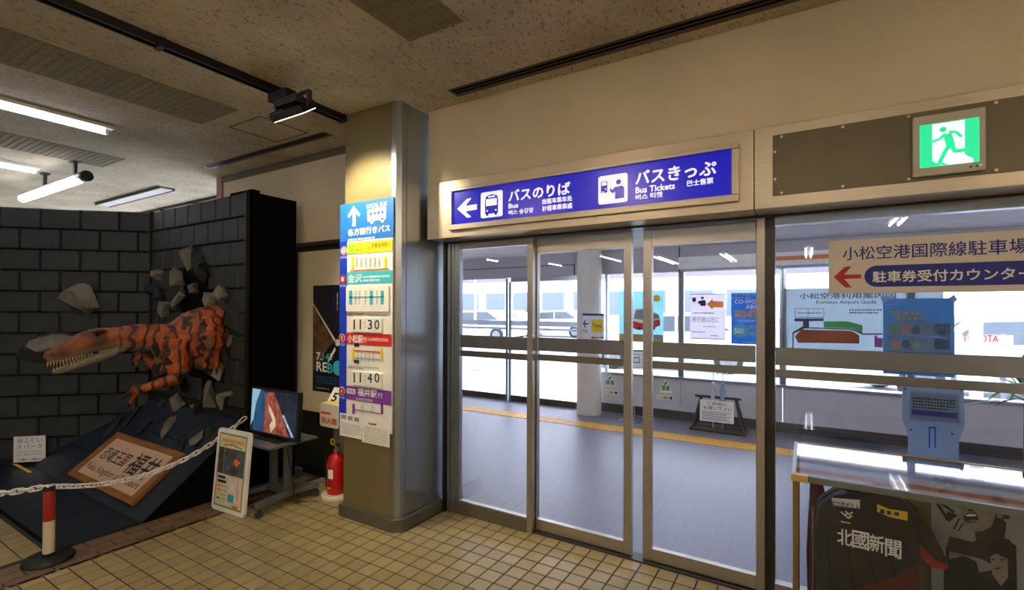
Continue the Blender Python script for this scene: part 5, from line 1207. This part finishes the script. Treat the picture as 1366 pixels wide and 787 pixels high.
# airport guide board
def c5(x, y): return (1030+x/4.37, 300+y/4.37)
def t5(x0, y0, y1, x1): a = c5(x0, y0); b = c5(x1, y1); return (a[0], a[1], b[1], b[0])
gb = Pan('airport_guide_map', 'pale airport guide map board with an orange terminal plan', 'map board', YO+.066, c5(400, 740))
q = gb.R(*t5(68, 372, 720, 1000)); zlo = gb.xz(*c5(68, 740))[1]
gb.part('board', MB().prism(rect(q[0], q[1], zlo-.12, q[3]), .003, .003), mk('board_pale', 'b8c2c6', .6, 0, .04, transl=.75), bevel=.003)
gb.part('lettering', gb.tx(MB(), '小松空港利用案内図', *t5(160, 398, 432, 722), d=.001, bold=.02), mk('guide_ink', '2a3448', .6))
gb.part('lettering', gb.tx(MB(), 'Komatsu Airport Guide', *t5(258, 440, 466, 608), d=.001, bold=.02), MATS['guide_ink'])
def gpart(name, pts, mat, d=.0006): return gb.part(name, gb.poly(MB(), [c5(*p) for p in pts], d, .0005), mat)
gpart('road_outline', [(118, 720), (118, 625), (180, 590), (180, 562), (130, 562), (130, 545), (300, 545), (300, 560), (215, 562), (215, 597), (470, 605), (530, 632), (645, 632), (645, 640), (528, 641), (465, 612), (190, 603), (126, 635), (126, 720)], MATS['guide_ink'])
gpart('green_area', [(300, 562), (440, 562), (527, 585), (527, 632), (470, 603), (300, 598)], M_green, .0012)
gpart('terminal_outline', [(133, 650), (170, 610), (465, 618), (508, 645), (508, 692), (150, 686)], MATS['guide_ink'], .0012)
gpart('terminal_plan', [(137, 652), (172, 614), (463, 622), (502, 647), (502, 687), (155, 682)], mk('guide_orange', 'c8622a', .6, transl=.5), .0018)
gpart('purple_area', [(595, 645), (612, 645), (612, 658), (645, 660), (645, 715), (597, 712)], mk('guide_purple', '9a3a96', .6), .0012)
bo = MB()
for r_ in ((132, 487, 490, 303), (132, 537, 540, 303), (132, 487, 540, 135), (300, 487, 540, 303), (208, 487, 540, 211)): gb.rect(bo, *t5(*r_), d=.0006, th=.0004)
gb.part('box_outline', bo, MATS['guide_ink'])
gb.part('small_print', gb.bars(MB(), *t5(148, 507, 518, 290), 1, d=.0018, fill=.6), MATS['guide_ink'])
gb.part('small_print', gb.bars(MB(), *t5(450, 487, 520, 640), 2, d=.0008, fill=.6), MATS['guide_ink'])
# umbrella stand
us = thing('umbrella_stand', 'black A-frame umbrella stand with a white notice by the parapet', 'umbrella stand', (-.93, 6.45, 0))
for s in (-1, 1):
    for yy in (-.10, .10): part('leg', MB().tube((s*.29, yy*1.2, .012), (s*.20, yy*.3, .40), .013, 8), M_black, us)
part('top_bar', MB().box(-.27, .26, -.03, .03, .395, .425), M_black, us, bevel=.004)
part('bottom_tray', MB().box(-.32, .32, -.14, .14, 0, .025), M_black, us, bevel=.004)
nt_ = part('notice', MB().prism(rect(-.195, .19, .125, .385), -.115, .003), M_paper, us)
part('lettering', text(MB(), 'ご自由に', -.11, .12, .33, .37, -.119, .01), M_ink, us)
part('lettering', text(MB(), 'お使い下さい', -.15, .17, .27, .315, -.119, .01), M_ink, us)
sb_ = MB()
for k in range(5): sb_.prism(rect(-.17, .15-.04*(k % 2), .235-k*.022, .245-k*.022), -.118, .0005)
part('small_print', sb_, M_gry2, us)
for k, (x_, mat_, lab) in enumerate(((-.06, mk('umbrella_clear', 'b9c0c6', .3), 'pale clear umbrella standing left in the umbrella stand'), (.05, mk('umbrella_blue', '8fa4bc', .4), 'pale blue umbrella standing right in the umbrella stand'))):
    um = thing('umbrella', lab, 'umbrella', (-.93+x_, 6.45, .026), group='umbrellas in the stand')
    part('canopy', MB().lathe([(0, 0), (.008, 0), (.008, .06), (.035, .30), (.040, .46), (.018, .56), (0, .565)], 14), mat_, um, smooth=True)
    part('shaft', MB().tube((0, 0, .56), (0, 0, .68), .005, 8), M_steel, um)
    part('handle', MB().path([(0, 0, .68), (.01, 0, .705), (.03, 0, .715), (.048, 0, .70), (.05, 0, .67)], .008, 8), M_white, um, smooth=True)
# low stand in the gap
ls = thing('floor_sign_stand', 'thin steel floor sign stand seen through the door gap', 'stand', (-2.02, 6.38, 0))
part('base_plate', MB().box(-.14, .12, -.10, .10, 0, .012), M_steelb, ls, bevel=.003)
for x_ in (-.06, .06): part('pole', MB().tube((x_, 0, .012), (x_, 0, 1.05 if x_ < 0 else .20), .009, 8), M_steelb, ls)
# notice panel near the sidelight
def c9(x, y): return (1020+x/2.564, 480+y/2.564)
npn = Pan('acrylic_notice_panel', 'pale blue waisted notice panel on a foot behind the sidelight', 'notice panel', 3.45, (1245, 700))
npn.root.location.z = 0; npn.o = Vector((npn.o.x, 3.45, 0))
M_acr = mk('pale_acrylic', 'b2c4d8', .4, 0, .05, transl=.5)
w0 = npn.xz(*c9(470, 88)); w1_ = npn.xz(*c9(680, 92)); x0, x1 = w0[0], w1_[0]; zt = w0[1]
zw0 = npn.xz(*c9(472, 205))[1]; zw1 = npn.xz(*c9(490, 255))[1]
npn.part('panel', MB().prism([(x0, zt), (x1, zt), (x1+.005, zw0), (x1-.02, zw1), (x1-.02, .02), (x0+.025, .02), (x0+.025, zw1), (x0, zw0)], 0, .006), M_acr, bevel=.001)
npn.part('foot', MB().box(x0-.02, x1+.02, -.14, .14, 0, .02), M_grey, bevel=.004)
npn.part('notice', npn.rect(MB(), *(lambda a, b: (a[0], a[1], b[1], b[0]))(c9(496, 106), c9(664, 203)), .006, .001), mk('notice_pale', 'b4cbe2', .6, transl=.5))
npn.part('lettering', npn.bars(MB(), *(lambda a, b: (a[0], a[1], b[1], b[0]))(c9(505, 124), c9(650, 165)), 4, d=.0072, fill=.6), M_ink)
npn.part('blue_bar', npn.rect(MB(), *(lambda a, b: (a[0], a[1], b[1], b[0]))(c9(502, 168), c9(658, 186)), .0072, .0005), M_navy)
for p in ((478, 98), (672, 102), (500, 238), (640, 252)): npn.part('bolt', MB().prism(disc(*npn.xz(*c9(*p)), .006, 8), -.006, .002), M_dgrey)
npn.part('groove', npn.poly(MB(), [c9(560, 228), c9(585, 229), c9(585, 300), c9(580, 300), c9(580, 234), c9(565, 233), c9(565, 300), c9(560, 300)], .006, .0006), M_dblue)
# potted palm
pv = atY(1372, 455, 4.2)
pm = thing('potted_palm', 'green palm in a pot at the right edge behind the glass', 'plant', (pv.x, 4.2, 0))
part('pot', MB().lathe([(0, 0), (.13, 0), (.17, .30), (.16, .31), (.14, .28), (0, .28)], 24), mk('pot_white', 'c8c4bc', .5), pm, smooth=True)
part('trunk', MB().tube((0, 0, .28), (0, 0, 1.05), .03, 10, .02), mk('palm_trunk', '5c4a34', .8), pm, smooth=True)
M_leaf = mk('palm_leaf', '2f6a44', .5, 0, .25)
rr = random.Random(5)
for k in range(30):
    an = 2*PI*k/30*3+rr.uniform(-.2, .2); el = rr.uniform(-.2, 1.2); L_ = rr.uniform(.32, .48); z0 = 1.0+rr.uniform(-.08, .08)
    d = Vector((math.cos(an)*math.cos(el), math.sin(an)*math.cos(el), math.sin(el))); sd_ = Vector((-math.sin(an), math.cos(an), 0))
    vs = []; n = 5
    for i in range(n+1):
        t = i/n; w_ = .014*math.sin(PI*min(1, t*.9+.1)); c_ = Vector((0, 0, z0))+d*L_*t-Vector((0, 0, .12*t*t)); vs += [c_+sd_*w_, c_-sd_*w_]
    part('leaf', MB().add(vs, [(2*i, 2*i+1, 2*i+3, 2*i+2) for i in range(n)]), M_leaf, pm)

# ================================================================ OUTSIDE
def car(loc, rz, mat, label, s=1.0):
    c = thing('parked_car', label, 'car', loc, rz, group='cars on the forecourt')
    prof = [(-2.1, .25), (-2.15, .6), (-1.95, .85), (-1.2, .95), (-.6, 1.4), (.9, 1.45), (1.7, 1.0), (2.1, .9), (2.15, .5), (2.1, .25)]
    part('body', MB().prism(prof, .82, 1.64), mat, c, bevel=.06, seg=3)
    win = MB()
    for y in (-.825, .83): win.prism([(-1.05, .97), (-.55, 1.33), (.15, 1.36), (.15, .98)], y, .006); win.prism([(.22, .98), (.22, 1.36), (.85, 1.37), (1.4, 1.02)], y, .006)
    part('side_window', win, mk('car_glass', '4c565e', .2), c)
    part('windscreen', MB().add([(-1.16, -.7, 1.0), (-1.16, .7, 1.0), (-.66, .62, 1.39), (-.66, -.62, 1.39)], [(0, 1, 2, 3)]), MATS['car_glass'], c)
    for x in (-1.35, 1.35):
        for y in (-.83, .83):
            w_ = part('wheel', MB().tube((x, y-.08, .32), (x, y+.08, .32), .32, 20), M_black, c, smooth=True)
            part('hub', MB().tube((x, y-.09, .32), (x, y+.09, .32), .2, 14), M_grey, w_)
    for y in (-.6, .6): part('headlight', MB().box(-2.14, -2.05, y-.14, y+.14, .62, .74), M_white, c)
    return c
M_car = mk('car_white', 'e2e4e6', .25); M_car2 = mk('car_silver', 'b4b8be', .3, .3)
def on(px, py, z=-.03): return atZ(px, py, z)
for i, (px, Y_, rz, m_, lab) in enumerate(((1320, 11.5, .25, M_car, 'white parked car seen beside the parking counter sign'), (893, 13.0, .2, M_car, 'white parked car seen between the vestibule posters'),
        (640, 19, .1, M_car, 'white parked car seen through the left glass panel, nearer one'), (668, 21, .1, M_car2, 'silver parked car seen through the left glass panel'), (742, 24, .1, M_car, 'white parked car seen through the outer entrance door'))):
    p = atY(px, 430, Y_); car((p.x, Y_, -.03), rz, m_, lab)
# canopy walkway
cn = thing('covered_walkway', 'white covered walkway roof on posts across the forecourt', 'canopy', (-4, 15.5, -.03))
part('roof', MB().box(-22, 16, -1.2, 1.2, 2.55, 2.75), M_white, cn)
part('fascia', MB().box(-22, 16, -1.26, -1.2, 2.45, 2.80), mk('fascia_rose', '746a70', .6), cn)
for k in range(13): part('post', MB().tube((-20+k*2.9, 0, 0), (-20+k*2.9, 0, 2.55), .07, 10), M_white, cn)
# building across the road
bl = thing('terminal_wing', 'long pale building with window bays across the forecourt', 'building', (-22, 38, -.03))
part('walls', MB().box(-26, 20, 0, 8, 0, 7), mk('building_white', 'dcdce0', .7), bl)
part('roof', MB().box(-26.4, 20.4, -.6, 8.4, 7, 7.4), mk('building_roof', '7a7078', .7), bl)
for k in range(15):
    for j in range(2):
        wn = part('window', MB().box(-25+k*3, -22.8+k*3, -.06, 0, 1+j*3, 3+j*3), mk('bay_frame', '7c848c', .5), bl)
        part('pane', MB().box(-24.9+k*3, -22.9+k*3, -.08, -.06, 1.1+j*3, 2.9+j*3), mk('window_blue', '5c6a7a', .2), wn)
# barrier wall with red lettering
bwll = thing('rental_car_banner', 'low white banner wall with red rental lettering beyond the cars', 'banner', (0, 9.9, -.03))
a_ = atY(1262, 446, 9.9); b_ = atY(1352, 446, 9.9)
part('panel', MB().box(a_.x, b_.x, 0, .03, .80, 1.16), mk('banner_pale', 'a8aab0', .6), bwll)
for x_ in (a_.x+.1, b_.x-.1): part('post', MB().box(x_-.03, x_+.03, .03, .08, 0, 1.18), M_grey, bwll)
za = atY(1284, 446, 9.9).z+.03; zb2 = atY(1284, 455.5, 9.9).z+.03
part('lettering', text(MB(), 'TOYOTA', atY(1284, 450, 9.9).x, atY(1332, 450, 9.9).x, zb2, za, -.005, .02), M_red, bwll)
# white lamp posts
for px_, lab in ((1302, 'white lamp post standing in front of the rental banner'), (634, 'thin white lamp post far left beyond the entrance door')):
    p = atY(px_, 430, 9.6); lp = thing('lamp_post', lab, 'lamp post', (p.x, 9.6, -.03), group='forecourt posts')
    part('pole', MB().tube((0, 0, .03), (0, 0, 3.6), .075 if px_ > 1000 else .03, 14), M_white, lp, smooth=True)
    part('base', MB().lathe([(0, 0), (.12, 0), (.10, .05), (0, .05)], 14), M_grey, lp)
    part('lamp_head', MB().box(-.25, .25, -.1, .1, 3.6, 3.7), M_white, lp)
